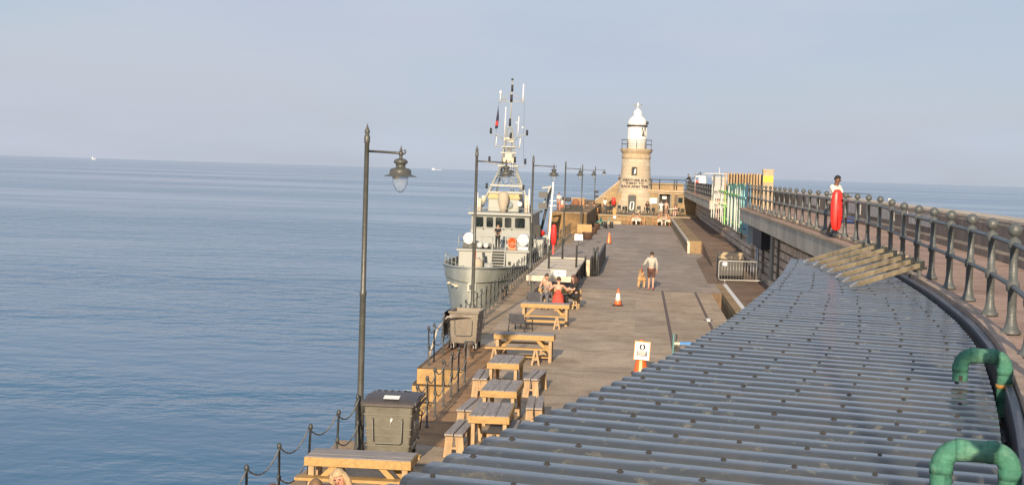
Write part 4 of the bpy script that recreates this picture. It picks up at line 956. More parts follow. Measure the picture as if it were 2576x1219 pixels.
for (X, Y), lb in (((1478, 602), 'dark wooden planter nearest the boarded stage'), ((1491, 588), 'dark wooden planter in the middle of the row of three'), ((1499, 577), 'dark wooden planter farthest along, near the wooden crate')):
    p = G(X, Y); t = thing('planter', lb, 'planter', (p.x, p.y, 0), R(20), 'dark planters on the far quay')
    b = MB(); b.lathe([(.28, .02), (.34, .10), (.46, .50), (.48, .58), (.44, .58), (.40, .50)], n=12); b.build('bowl', mat('dark_wood', (.09, .05, .035), .6), t)
    b = MB(); b.ball((0, 0, .5), .38, 8, (1, 1, .25)); b.build('soil', mat('soil', (.10, .08, .06), .9), t)
p = G(1475, 588); t = thing('wooden_crate', 'yellow wooden crate on a post in front of the brown terrace wall', 'crate', (p.x, 126, 0))
b = MB(); b.box(-.62, .62, -.3, .3, .25, 1.0); b.build('box', mat('crate_wood', (.42, .27, .12), .75, var=.25), t, bevel=.04)
for x in (-.5, .5): b = MB(); b.box(x-.05, x+.05, -.05, .05, 0, .25); b.build('leg', M_dark, t)
p = G(1393, 650); bc = buoy_case('lifebuoy_case', 'red lifebuoy case on a red post at the quay edge by the boat', (D(1393, 590, 92).x, 92, 1.45), 1.30, .36, 0, post=.75)
q0 = D(1380.5, 609, 113); q1 = D(1392.5, 450, 113)
t = thing('white_pole', 'slender white pole at the corner of the brown terrace wall', 'pole', tuple(q0))
b = MB(); b.tube([q0-q0-Vector((0, 0, 3.9)), Vector((0, 0, 0)), q1-q0], [.09, .085, .07], 10); b.build('pole', M_white, t)

# ------------------------------------------------------------------ terrace, stair wall, cafe building
TZ = .87
b = MB()
b.box(-4.45, 6.64, 160, 200, -.1, TZ)
terr = b.build('terrace', M_terr); tag(terr, 'low stone terrace wall in front of the lighthouse with cafe seating', 'terrace')
b = MB(); b.box(-4.5, 6.0, 159.9, 160.4, TZ+.003, TZ+.09); b.build('coping', M_coping, terr)
b = MB(); b.box(-4.3, -1.8, 159.2, 159.89, 0, .32); b.build('step', M_coping, terr)
b = MB(); b.add([(-8.7, 129.8, -8), (-4.5, 130, -8), (-4.5, 130, 1.78), (-7.75, 130, 1.78), (-8.7, 200, -8), (-4.5, 200, -8), (-4.5, 200, 1.78), (-7.75, 200, 1.78)],
                [(0, 1, 2, 3), (3, 2, 6, 7), (1, 5, 6, 2), (0, 3, 7, 4), (4, 7, 6, 5)])
tw = b.build('terrace_wall', mat('brown_rubble', (.25, .155, .065), .95, var=.45, scale=1.3, bump=.8, bscale=5, col2=(.14, .09, .045))); tag(tw, 'tall brown rubble wall carrying the left part of the cafe terrace', 'wall')
b = MB(); b.box(-7.8, -4.48, 129.9, 130.4, 1.783, 1.86); b.build('coping', M_kerb, tw)
# stair rising behind the lighthouse
def px(X, y): return D(X, 440, y).x
b = MB(); yb = 178
x0, x1 = px(1472, yb), px(1572, yb)
z0, z1 = D(1472, 532, yb).z, D(1572, 447, yb).z
b.prism([(x0, yb, -1), (x1, yb, -1), (x1, yb, z1), (x0, yb, z0)], (0, .5, 0))
sw2 = b.build('stair_wall', M_build); tag(sw2, 'sloping pale stone stair wall rising behind the lighthouse', 'stair wall')
b = MB(); b.prism([(x0-.1, yb-.06, z0), (x1, yb-.06, z1), (x1, yb-.06, z1+.22), (x0-.1, yb-.06, z0+.22)], (0, .62, 0)); b.build('coping', M_coping, sw2)
yc = 175.5; b = MB(); u0_, u1_ = px(1500, yc), px(1565, yc); w0, w1 = D(1500, 540, yc).z, D(1565, 484, yc).z
b.prism([(u0_, yc, -1), (u1_, yc, -1), (u1_, yc, w1), (u0_, yc, w0)], (0, .4, 0)); b.prism([(u0_, yc-.05, w0), (u1_, yc-.05, w1), (u1_, yc-.05, w1+.18), (u0_, yc-.05, w0+.18)], (0, .5, 0)); b.build('inner_wall', M_build, sw2)
b = MB(); X_ = px(1523, 175); b.box(X_-.08, X_+.08, 174.9, 175.1, D(1523, 528, 175).z, D(1523, 486, 175).z); b.build('post', M_kerb, sw2)
# building to the right of the lighthouse
bx0, bx1, by = px(1628, 176), 6.64, 176
cafe = thing('cafe_building', 'pale stone cafe building with a dark doorway right of the lighthouse', 'building', (0, 0, 0))
b = MB()
dx0, dx1 = px(1661, 176), px(1688, 176); dz1 = D(1675, 489, 176).z
wx0, wx1 = px(1713, 176), px(1725, 176)
top = 3.35
b.box(bx0, dx0, by, by+8, 0, top); b.box(dx1, bx1, by, by+8, 0, top); b.box(dx0, dx1, by, by+8, dz1, top); b.box(dx0, dx1, by+.8, by+8, 0, dz1)
b.build('wall', M_build, cafe)
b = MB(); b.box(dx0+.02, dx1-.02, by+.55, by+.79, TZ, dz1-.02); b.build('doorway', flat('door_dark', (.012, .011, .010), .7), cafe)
b = MB(); b.box(dx0-.16, dx0-.002, by-.06, by+.3, TZ, dz1+.15); b.box(dx1+.002, dx1+.16, by-.06, by+.3, TZ, dz1+.15); b.box(dx0-.002, dx1+.002, by-.06, by+.3, dz1+.003, dz1+.15); b.build('door_frame', flat('grey_frame', (.16, .17, .15), .6), cafe)
b = MB(); b.box((dx0+dx1)/2-.28, (dx0+dx1)/2+.2, by+.5, by+.54, dz1-.55, dz1-.22); b.build('hanging_sign', M_signw, cafe)
b = MB(); q = px(1703, 176); b.box(q-.2, q+.2, by-.05, by-.002, TZ, dz1-.05); b.build('shutter', flat('shutter_brown', (.12, .09, .06), .7), cafe)
b = MB(); q = px(1714, 176); b.box(q-.32, q+.32, by-.03, by-.002, 2.1, 2.85); f_ = b.build('window', flat('window_frame', (.25, .23, .18), .6), cafe)
b = MB(); b.box(q-.26, q+.26, by-.04, by-.032, 2.16, 2.79); b.build('pane', M_glassd, f_)
b = MB(); b.box(bx0-.2, 5.15, by-.35, by+.5, top+.003, top+.30); b.box(bx0, 5.1, by-.15, by+.3, top-.2, top-.003); b.build('cornice', M_coping, cafe)
b = MB(); b.box(bx0, 5.3, by+5.5, by+6.2, top+.003, top+1.05); b.build('parapet', M_build, cafe)
t = thing('wall_sign', 'white board on the cafe wall between the lighthouse and the doorway', 'sign', (px(1646, 175.6), 175.6, 0))
b = MB(); z = D(1646, 505, 175.6).z; b.box(-.42, .42, -.04, 0, z-.33, z+.33); b.build('board', M_signw, t); b = MB(); b.box(-.1, .1, 0, .38, z-.1, z+.1); b.build('bracket', M_dark, t)
b = MB(); b.box(-.5, .5, -.02, .2, TZ, TZ+.9); b.build('base', flat('menu_brown', (.22, .15, .07), .7), t)
# railing on the cafe roof
t = thing('roof_railing', 'dark rail along the top of the cafe building', 'railing', (0, 0, 0))
zb_ = top+.3; zt = D(1675, 452, 176).z
for X in (1640, 1660, 1697, 1703, 1727): b = MB(); q = px(X, 176); b.tube([(q, 176.0, zb_), (q, 176.0, zt)], .07, 6); b.build('post', M_dark, t)
for z in (zt, (zt+zb_)/2): b = MB(); b.tube([(px(1632, 176), 176, z), (px(1728, 176), 176, z)], .05, 6); b.build('rail', M_dark, t)

# ------------------------------------------------------------------ lighthouse
LY = 177.0; LX = px(1599, LY); S_ = LY/F
def lz(Y): return D(1599, Y, LY).z
lh = thing('lighthouse', 'pale stone lighthouse with white lantern and painted lettering at the pier end', 'lighthouse', (LX, LY, 0))
zg = lz(374.5)
b = MB(); prof = []
for Y, wpx in ((540, 62), (520, 53.5), (500, 47), (480, 43), (460, 39.5), (440, 37.2), (420, 35.8), (400, 35)): prof.append((wpx*S_, lz(Y)))
b.lathe(prof, n=48); b.build('tower', M_light, lh)
b = MB(); r = 35*S_
b.lathe([(r, lz(400)), (r+.06, lz(398)), (r+.06, lz(391)), (r-.01, lz(390)), (r, lz(386)), (r+.15, lz(383)), (r+.22, lz(379)), (r+.28, lz(375)), (r+.28, zg), (.2, zg+.01)], n=48); b.build('cornice', M_coping, lh)
trf = lambda Y: next((p0[0]+(p1[0]-p0[0])*(lz(Y)-p0[1])/(p1[1]-p0[1]) for p0, p1 in zip(prof, prof[1:]) if p0[1] <= lz(Y) <= p1[1]), prof[-1][0])
tr = lambda z: next((p0[0]+(p1[0]-p0[0])*(z-p0[1])/(p1[1]-p0[1]) for p0, p1 in zip(prof, prof[1:]) if p0[1] <= z <= p1[1]), prof[-1][0])
# door and window
def niche(Xc, Ya, Yb, wd, name, frame, inner):
    z1, z0 = lz(Ya), lz(Yb); xc = (Xc-1599)*S_; rr = trf((Ya+Yb)/2); rb = tr(max(z0, prof[0][1]+.02))
    n = 10; arch = [(xc-wd/2, z0), (xc+wd/2, z0)] + [(xc+wd/2*math.cos(math.pi*i/n), z1-.18*wd+.18*wd*math.sin(math.pi*i/n)) for i in range(n+1)]
    out_ = [(xc+(x-xc)*1.28, z0+(z-z0)*1.06) for x, z in arch]
    yc_ = lambda z: -math.sqrt(max(.1, tr(max(z, prof[0][1]+.01))**2-xc**2))
    yb0, yb1 = yc_(z0)+.0, yc_(z1)-.02; yf = lambda z: yb0+(yb1-yb0)*(z-z0)/(z1-z0)
    b = MB(); b.add([(x, yf(z)-.06, z) for x, z in out_]+[(x, yf(z)+.5, z) for x, z in out_], [tuple(range(len(out_)))]+[(i, (i+1) % len(out_), len(out_)+(i+1) % len(out_), len(out_)+i) for i in range(len(out_))]); fr = b.build(name, frame, lh)
    b = MB(); b.add([(x, yf(z)-.075, z) for x, z in arch]+[(x, yf(z)-.02, z) for x, z in arch], [tuple(range(len(arch)))]+[(i, (i+1) % len(arch), len(arch)+(i+1) % len(arch), len(arch)+i) for i in range(len(arch))]); b.build('pane', inner, fr)
    return fr, yf, xc
fr, yf, xc = niche(1595.5, 420, 441, .62, 'window', M_coping, M_glassd)
b = MB(); z0, z1 = lz(438), lz(424); b.add([(xc-.02, yf(z0)-.09, z0), (xc+.16, yf(z0)-.09, z0+.1), (xc+.20, yf(z1)-.09, z1), (xc+.02, yf(z1)-.09, z1-.15)], [(0, 1, 2, 3)]); b.build('blind', M_signw, fr)
fr, yf, xc = niche(1592.5, 489, 540, .92, 'door', M_coping, flat('door_teal_black', (.025, .03, .028), .5))
b = MB()
z0, z1 = lz(527), lz(506); ring = []
for i in range(24): a = 2*math.pi*i/24; ring.append((math.copysign(abs(math.cos(a))**.6, math.cos(a)), math.copysign(abs(math.sin(a))**.45, math.sin(a))))
zc, hz = (z0+z1)/2, (z1-z0)/2; tilt = .12
for i in range(24):
    a, c_ = ring[i], ring[(i+1) % 24]; P = lambda q, k: (xc+.24*q[0]*k+tilt*q[1]*hz*.6, yf(zc+q[1]*hz)-.10, zc+q[1]*hz*(.75+.25*k))
    b.add([P(a, 1), P(c_, 1), P(c_, .58), P(a, .58)], [(0, 1, 2, 3)])
b.build('oval_sign', M_signw, fr)
b = MB(); z0, z1 = lz(489.5), lz(495); b.add([(xc-.36, yf(z0)-.09, z1), (xc+.36, yf(z0)-.09, z1), (xc+.3, yf(z0)-.09, z0-.02), (xc-.3, yf(z0)-.09, z0-.02)], [(0, 1, 2, 3)]); b.build('fanlight', M_cream, fr)
text_obj('OPEN', .16, M_signw, fr, Matrix.Translation((xc, yf(lz(532))-.10, lz(533))) @ Matrix.Rotation(R(90), 4, 'X')) if False else None
Mlet = flat('painted_letters', (.05, .04, .05), .8)
for s, Y, wd in (('WEATHER IS A', 454.5, 68), ('THIRD TO', 462.5, 48), ('PLACE AND TIME', 470.5, 77)):
    me_w = wd*S_; z = lz(Y); rr = tr(z); size = .37
    tm = text_mesh(s, size); ww = max(v.co.x for v in tm.vertices)-min(v.co.x for v in tm.vertices); kx = me_w/ww
    off = (1596.5-1599)*S_
    def fn(co, z=z, kx=kx, off=off):
        zz = z+co.y-.05; r_ = tr(zz)+.012+co.z; a = (co.x*kx+off)/r_
        return Vector((r_*math.sin(a), -r_*math.cos(a), zz))
    text_obj(s, size, Mlet, lh, None, fn, 'lettering', .006, bold=.018)
# faint incised line under the cornice
def fn2(co): zz = lz(393)-.75+co.y; r_ = tr(zz)+.004+co.z; a = co.x/r_; return Vector((r_*math.sin(a), -r_*math.cos(a), zz))
b = MB()
# lantern
b.lathe([(24.5*S_, zg), (24.5*S_, lz(350)), (24.8*S_, lz(348)), (24.8*S_, lz(346)), (23.4*S_, lz(345)), (23.4*S_, lz(319))], n=40); lant = b.build('lantern', M_white, lh)
b = MB(); b.lathe([(25.2*S_, lz(319)), (25.8*S_, lz(317)), (25.6*S_, lz(315))], n=40); b.build('lantern_rim', M_dark, lant)
b = MB(); b.lathe([(25.2*S_, lz(315)), (24*S_, lz(308)), (20.5*S_, lz(300)), (15*S_, lz(294.5)), (11*S_, lz(292)), (10.5*S_, lz(290)), (10.8*S_, lz(283)), (9.3*S_, lz(281)), (9*S_, lz(278)), (4*S_, lz(275.5)), (2.2*S_, lz(270)), (1.7*S_, lz(262)), (.01, lz(256))], n=32); b.build('dome', M_white, lant)
b = MB()
for a0, a1 in ((-1.08, -.62), (-.60, -.08)):
    n = 6; rr = 23.4*S_+.02; zt_, zl = lz(321), lz(343)
    vs = [(rr*math.cos(a0+(a1-a0)*i/n), rr*math.sin(a0+(a1-a0)*i/n), z) for z in (zl, zt_) for i in range(n+1)]
    b.add(vs, [(i, i+1, n+2+i, n+1+i) for i in range(n)])
gl = b.build('lantern_pane', mat('lantern_glass', (.10, .10, .085), .2, bump=0), lant)
b = MB(); rr = 23.4*S_+.05
for aa, ab in ((-1.12, -.85), (-.85, -.6), (-.6, -.35), (-.35, -.1)):
    hi = lz(321), lz(343)
    i_ = int(round((aa+1.12)/.255)) % 2; za, zb2 = (hi if i_ else hi[::-1]); b.bar((rr*math.cos(aa), rr*math.sin(aa), za), (rr*math.cos(ab), rr*math.sin(ab), zb2), .07)
b.build('lattice', M_white, gl)
b = MB(); b.ball((24*S_, -.5, lz(309)), .2, 8); b.build('vent', M_dark, lant)
b = MB(); q = -24.8*S_-.0
for a0 in (-2.35, -1.57, -.8):
    b.bar((24.6*S_*math.cos(a0), 24.6*S_*math.sin(a0), zg+.02), (24.6*S_*math.cos(a0), 24.6*S_*math.sin(a0), lz(350)), .05)
b.lathe([(24.65*S_, lz(361)), (24.75*S_, lz(360.5)), (24.65*S_, lz(360))], n=40); b.build('panel_seam', M_cream, lant)
# weather vane
vane = MB(); zv = lz(268)
vane.bar((0, 0, lz(276)), (0, 0, lz(263)), .07); vane.build('vane_post', M_white, lh)
vane = MB(); vane.bar((0, 0, lz(263)), (0, 0, lz(255)), .04); vane.bar((-.5, 0, zv), (.5, 0, zv), .035); vane.bar((0, -.5, zv), (0, .5, zv), .035)
for x, y in ((-.5, 0), (.5, 0), (0, -.5)): vane.cbox((x, y, zv), .10, .04, .17)
vane.bar((-.35, 0, lz(263)), (.5, 0, lz(263)), .04); vane.prism([(-.6, 0, lz(263)), (-.3, 0, lz(263)-.12), (-.3, 0, lz(263)+.12)], (0, .04, 0)); vane.cbox((.42, 0, lz(263)), .16, .04, .12)
vane.build('weather_vane', mat('vane_iron', (.16, .16, .15), .5), lh)
gal = MB(); rg = r+.16
rail = thing('gallery_rail', None, None); rail.parent = lh
for i in range(10):
    a = 2*math.pi*i/10+.31; b = MB(); b.tube([(rg*math.cos(a), rg*math.sin(a), zg), (rg*math.cos(a), rg*math.sin(a), lz(352))], .028, 6); b.build('post', M_dark, rail)
for z in (lz(352), lz(363)):
    b = MB(); b.tube([(rg*math.cos(2*math.pi*i/40), rg*math.sin(2*math.pi*i/40), z) for i in range(41)], .024, 6); b.build('bar', M_dark, rail)

# ------------------------------------------------------------------ artwork on the wall, fin screen, pillar
art = thing('wall_artwork', 'row of tall white and green boards with teal panels hung along the wall', 'artwork', (0, 0, 0))
M_wb = mat('board_white', (.46, .48, .46), .5, col2=(.36, .42, .38)); M_lime = flat('lime_paint', (.25, .62, .12), .5); M_teal = mat('teal_panel', (.10, .30, .22), .5, var=.2, scale=1.5); M_blue = mat('blue_panel', (.10, .26, .36), .5, var=.2, scale=1.5)
M_aqua = flat('aqua_paint', (.22, .50, .52), .5); M_pinkw = flat('pale_pink', (.55, .42, .36), .5)
def art_y(X): return 108.0-(X-1790)*19.5/90
def art_pt(X, Y, back=0): p = D(X, Y, art_y(X)); return Vector((p.x+back, p.y, p.z))
def art_lim(X): return 466+(X-1790)*.16, 548+(X-1790)*.54
random.seed(21)
for i, X in enumerate((1791, 1797, 1803, 1808.7, 1815, 1819.5, 1824.5, 1833, 1841, 1850, 1855, 1861.7, 1866, 1872)):
    yt, ybm = art_lim(X); y = art_y(X); zlo, zhi = art_pt(X, ybm).z+random.uniform(0, .2), art_pt(X, yt).z+random.uniform(-.15, .2); x = art_pt(X, 500).x
    wd = .13 if i in (4, 7, 8, 9, 1) else random.uniform(.06, .085); n = 8; lft = []; rgt = []
    for k in range(n+1):
        u = k/n; wv = wd*(.35+.65*abs(math.sin(math.pi*min(.97, max(.03, u))*(1 if wd > .1 else 3.1)))); z = zlo+(zhi-zlo)*u
        lft.append((x-wv/2, y, z)); rgt.append((x+wv/2, y, z))
    b = MB(); b.prism(lft+rgt[::-1], (0, .07, 0)); b.build('board', (M_pinkw if i in (2, 3) else M_lime if i == 6 else M_aqua if i in (12, 13) else M_wb), art)
    b = MB(); b.box(x-.05, 6.66, y+.075, y+.12, zlo+.3, zlo+.36); b.build('bracket', M_dark, art)
for X0, X1, f_, m in ((1808, 1828, .12, M_lime), (1808, 1828, .48, M_lime), (1810, 1828, .82, M_lime), (1833, 1858, .14, M_lime), (1840, 1862, .83, M_lime), (1855, 1876, .16, M_aqua), (1860, 1880, .88, M_blue), (1798, 1806, .16, M_pinkw), (1798, 1806, .55, M_pinkw), (1800, 1808, .85, M_pinkw)):
    b = MB(); a, c_ = [art_pt(X, art_lim(X)[0]*(1-f_)+art_lim(X)[1]*f_) for X in (X0, X1)]; b.bar(a+Vector((0, -.02, 0)), c_+Vector((0, -.02, 0)), .05, .10); b.build('crossbar', m, art)
for X0, X1, m in ((1822, 1834, M_teal), (1834, 1845, M_teal), (1845, 1855, M_teal), (1855, 1866, M_teal), (1866, 1880, M_blue)):
    a, c_ = art_pt(X0, 500, .16), art_pt(X1, 500, .16); zt_ = art_pt(X0, 460).z; zb2 = art_pt(X0, art_lim(X0)[1]).z; mid = (a+c_)/2; hv = (c_-a)/2; n = 10
    P = [Vector((a.x, a.y, zb2)), Vector((c_.x, c_.y, zb2))]+[Vector((mid.x+hv.x*math.cos(math.pi*i/n), mid.y+hv.y*math.cos(math.pi*i/n), zt_-.5+.5*math.sin(math.pi*i/n))) for i in range(n+1)]
    b = MB(); b.prism(P, (.06, 0, 0)); b.build('panel', m, art)
wxx = 6.4
b = MB(); b.box(wxx-.28, wxx+.1, 84.5, 84.8, 1.65, 2.88); b.build('panel', flat('pale_blue', (.35, .48, .58), .5), art)
t = thing('navy_cabinet', 'dark navy cabinet fixed to the wall under the walkway beside the blue boards', 'cabinet', (wxx, 78.5, 0))
b = MB(); b.box(-.25, .24, -3.2, 2.3, 1.75, 2.93); b.build('body', flat('navy', (.012, .015, .03), .6), t); b = MB(); b.tube([(-.28, -1, 0), (-.28, -1, 1.8)], .05, 8); b.tube([(-.28, -2, 0), (-.28, -2, 1.8)], .05, 8); b.build('pipe', M_steel, t)

t = thing('fin_screen', 'screen of upright brown timber fins on the walkway beside the pillar', 'screen', (0, 0, 0))
M_fin = mat('fin_timber', (.34, .23, .12), .8, var=.3, col2=(.42, .31, .19))
for i in range(13):
    X = 1826+i*7.2; y = 118-i*2.05; x = px(X, y); zt_ = D(X, 434+i*.25, y).z
    b = MB(); b.box(x-.07, x+.04, y-.12, y+.2, DK, zt_); b.build('fin', M_fin, t)
b = MB(); a = (px(1824, 119)+.35, 119.8); q = (px(1918, 92.5)+.4, 93.4)
b.add([(a[0], a[1], DK), (q[0], q[1], DK), (q[0], q[1], 5.55), (a[0], a[1], 5.6), (a[0]+.2, a[1]+.1, DK), (q[0]+.2, q[1]+.1, DK), (q[0]+.2, q[1]+.1, 5.55), (a[0]+.2, a[1]+.1, 5.6)], [(0, 1, 2, 3), (4, 7, 6, 5), (3, 2, 6, 7), (0, 3, 7, 4), (1, 5, 6, 2)]); b.build('backing', flat('screen_dark', (.05, .035, .025), .8), t)
yp = 82.5; xp0, xp1 = px(1920, yp), px(1946, yp); zp = D(1933, 430, yp).z
t = thing('stone_pillar', 'pale square pillar with a yellow notice at the end of the timber screen', 'pillar', ((xp0+xp1)/2, yp, DK))
w2 = (xp1-xp0)/2
b = MB(); b.box(-w2, w2, 0, .6, 0, zp-DK); b.box(-w2-.03, w2+.03, -.03, .63, zp-DK+.002, zp-DK+.09); b.build('shaft', M_coping, t)
z0, z1 = D(1933, 458, yp).z-DK, D(1933, 443, yp).z-DK
b = MB(); b.box(-w2+.02, w2-.02, -.03, -.004, z0, z1); ny = b.build('notice', flat('sign_yellow', (.80, .62, .02), .5), t)
b = MB()
for i, (u0, u1) in enumerate(((.3, .8), (.15, .85), (.2, .8), (.3, .7))): z = z1-.06-.07*i; b.box(-w2+2*w2*u0, -w2+2*w2*u1, -.036, -.032, z-.018, z)
b.build('line', Mink, ny)

# far mesh railing, arm lamp, red and white sign post, frames on the far walkway
t = thing('walkway_railing', 'grey mesh railing on the far part of the upper walkway', 'railing', (0, 0, 0))
for y in [110.2+3.2*i for i in range(20)]: b = MB(); b.bar((5.42, y, DK), (5.42, y, 4.72), .07); b.build('post', M_dark, t)
for z in (3.95, 4.35, 4.72): b = MB(); b.tube([(5.42, 110.2, z), (5.42, 171, z)], .035, 6); b.build('rail', M_dark, t)
b = MB(); b.box(5.44, 5.46, 110.3, 171, 3.75, 4.68); b.build('mesh', mat('mesh_grey', (.07, .072, .07), .7, var=.4, scale=18), t)
b = MB(); b.bar((5.42, 110.1, DK), (5.42, 110.1, 5.55), .14); b.bar((5.42, 110.1, 5.5), (5.95, 110.1, 5.5), .08); b.bar((5.95, 110.1, 5.5), (5.95, 110.1, DK), .1); b.build('gate_frame', M_dark, t)
ya = 150; b = MB(); t = thing('davit', 'thin curved davit arm on the far walkway against the sky', 'davit', (px(1763, ya), ya, DK))
h_ = D(1765, 433, ya).z-DK; w_ = (1765-1737)*ya/F
b.tube([(0, 0, 0), (0, 0, h_)]+[(-w_*(1-math.cos(a)), 0, h_-.9*(1-math.cos(a))*1.05) for a in [i*math.pi/2/8 for i in range(1, 9)]], .05, 6); b.build('arm', M_dark, t)
t = thing('safety_sign', 'red and white safety board between two posts on the far walkway', 'sign', (px(1769, 146), 146, DK))
for x in (-.75, .28): b = MB(); b.tube([(x, 0, 0), (x, 0, D(1769, 433, 146).z-DK)], .05, 6); b.build('post', M_steel, t)
b = MB(); b.box(-.40, .22, -.05, 0, .95, 1.65); b.build('board', M_signw, t); b = MB(); b.box(-.72, -.42, -.05, 0, -.1, 1.35); b.build('red_board', M_red, t); b = MB(); b.box(-.75, .28, .0, .05, 1.7, 1.78); b.build('bar', M_steel, t)
t = thing('signal_hut', 'small pale grey hut with a white rail beside the timber screen on the walkway', 'hut', (px(1803, 122), 122, DK))
b = MB(); b.box(-.3, .75, 0, .3, 0, 1.45); b.box(-.4, .85, -.05, .35, 1.46, 1.75); b.build('box', mat('hut_grey', (.36, .38, .38), .6), t); b = MB(); b.tube([(-1.0, 0, 1.98), (.9, 0, 2.0)], .03, 6); b.tube([(.2, 0, 1.7), (.2, 0, 2.5)], .02, 6); b.build('rail', M_white, t)

# ------------------------------------------------------------------ patrol boat
ship = thing('patrol_boat', 'grey patrol boat with a tall lattice mast moored bow first at the quay', 'patrol boat', (-10.0, 90.0, SEA), R(.4))
ST = [(0, .06, 0, 3.30, .7), (.5, .50, .16, 3.28, .8), (1.3, .98, .48, 3.25, 1.3), (2.6, 1.5, .95, 3.2, 2.6), (4.5, 2.05, 1.45, 3.14, 4.5), (7, 2.6, 2.0, 3.06, 7), (11, 3.0, 2.5, 2.96, 11), (16, 3.2, 2.8, 2.85, 16), (26, 3.25, 2.9, 2.6, 26), (42, 3.1, 2.8, 2.5, 42)]
b = MB(); vs = []; nl = 9
for s in (-1, 1):
    for (y, bd, bw, zt_, yw) in ST:
        for k in range(nl):
            u = k/(nl-1); z = -1.2+(zt_+1.2)*u
            f_ = max(0, z/zt_); hb = bw+(bd-bw)*(f_**1.15); yy_ = yw+(y-yw)*f_ if y < 2 else y
            if z < 0: hb = bw*(1+z/3.0); yy_ = yw-z*.5 if y < 2 else y
            vs.append((s*hb, yy_, z))
n = len(ST); fs = []
for si in (0, 1):
    o = si*n*nl
    for i in range(n-1):
        for k in range(nl-1): fs.append((o+i*nl+k, o+i*nl+k+1, o+(i+1)*nl+k+1, o+(i+1)*nl+k))
fs += [(k, k+1, n*nl+k+1, n*nl+k) for k in range(nl-1)]
fs += [((n-1)*nl+k, n*nl+(n-1)*nl+k, n*nl+(n-1)*nl+k+1, (n-1)*nl+k+1) for k in range(nl-1)]
b.add(vs, fs, True)
hull = b.build('hull', M_hull, ship)
hb_ = lambda y: next((a[1]+(c[1]-a[1])*(y-a[0])/(c[0]-a[0]) for a, c in zip(ST, ST[1:]) if y <= c[0]), 3.1)
ht_ = lambda y: next((a[3]+(c[3]-a[3])*(y-a[0])/(c[0]-a[0]) for a, c in zip(ST, ST[1:]) if y <= c[0]), 2.5)
b = MB(); yl = [.3, .8, 1.5, 2.6, 4.5, 7, 11, 16, 26, 41.8]
b.add([(-hb_(y)*.97, y, 2.42) for y in yl]+[(hb_(y)*.97, y, 2.42) for y in yl], [(i, i+1, len(yl)+i+1, len(yl)+i) for i in range(len(yl)-1)]); b.build('deck', mat('ship_deck', (.20, .22, .21), .7), ship)
b = MB()
for s in (-1, 1): b.tube([(s*hb_(y), y, ht_(y)+.03) for y in [0, .25, .5, .9, 1.3, 2, 2.6, 3.5, 4.5, 7, 11, 14, 18, 26, 34, 42]], .075, 6)
b.build('bulwark_cap', M_super, hull)
b = MB(); b.cbox((-.0, .28, 2.15), .5, .1, .5); b.build('fairlead', M_hull, hull); b = MB(); b.cbox((0, .22, 2.15), .3, .06, .3); b.build('fairlead_hole', M_dark, hull)
b = MB(); b.tube([(-1.05, 2.05, 2.62), (-.98, 2.0, 2.2)], .08, 8); b.tube([(-1.75, 3.2, 2.12), (-1.1, 2.1, 2.05)], .07, 8); b.ball((-1.72, 3.1, 2.14), .12, 8, (1.3, 1, .7)); b.ball((-1.15, 2.0, 2.05), .12, 8, (1.3, 1, .7)); b.build('anchor', M_cream, hull)
b = MB()
for y in (8, 12, 18, 24): b.tube([(hb_(y)+.22, y, .6), (hb_(y)+.22, y, 2.1)], .2, 10)
b.build('fender', flat('fender_white', (.55, .52, .45), .6), hull)
# foredeck house
def hs(name, x0, x1, y0, y1, z0, z1, m=M_super, bev=.06, par=ship):
    bb_ = MB(); bb_.box(x0, x1, y0, y1, z0, z1); return bb_.build(name, m, par, bevel=bev)
dh = hs('deckhouse', -2.42, 2.42, 14, 36, 2.3, 3.62)
b = MB(); b.box(-2.55, 2.75, 13.85, 36.2, 3.63, 3.74); b.build('deck_edge', M_super, dh)
b = MB(); b.box(-1.30, -1.08, 13.96, 13.998, 2.75, 2.98); b.box(1.1, 1.3, 13.96, 13.998, 2.7, 2.95); b.build('porthole', M_glassd, dh)
lad = thing('ladder', None, None); lad.parent = ship
for s in (-1, 1): b = MB(); b.bar((.42+s*.46, 13.2, 2.42), (.42+s*.46, 14.3, 4.75), .07, .09); b.build('rail', M_super, lad)
for i in range(7): b = MB(); z = 2.55+i*.19; b.cbox((.42, 13.27+i*.085, z), .86, .16, .04); b.build('step', M_super, lad)
b = MB(); b.box(-.05, .88, 13.93, 13.995, 2.45, 3.6); b.build('panel', flat('ladder_dark', (.10, .105, .10), .7), lad)
# windlass, covered gear, orange post
b = MB(); b.ball((-.85, 12.2, 2.75), .5, 10, (.75, .8, 1)); b.build('winch_cover', M_canvas, ship)
b = MB(); b.tube([(.0, 11.2, 2.4), (0, 11.2, 2.9)], .3, 10); b.tube([(-.3, 11.2, 2.75), (.3, 11.2, 2.75)], .24, 10); b.build('winch', M_super, ship)
b = MB(); b.tube([(-1.05, 12.0, 2.4), (-1.05, 12.2, 3.7)], .07, 6); b.build('orange_mast', M_orange, ship)
b = MB(); b.tube([(-.45, 12.9, 2.5), (-.55, 12.9, 3.6)], .10, 7); b.build('vent', M_dark, ship)
for x, y in ((-.5, 3.2), (.5, 3.2), (-1.5, 8), (1.5, 8)): b = MB(); b.lathe([(.14, 2.42), (.10, 2.5), (.10, 2.85), (.15, 2.9), (.15, 2.95)], (x, y, 0), 8); b.build('bitt', M_super, ship)
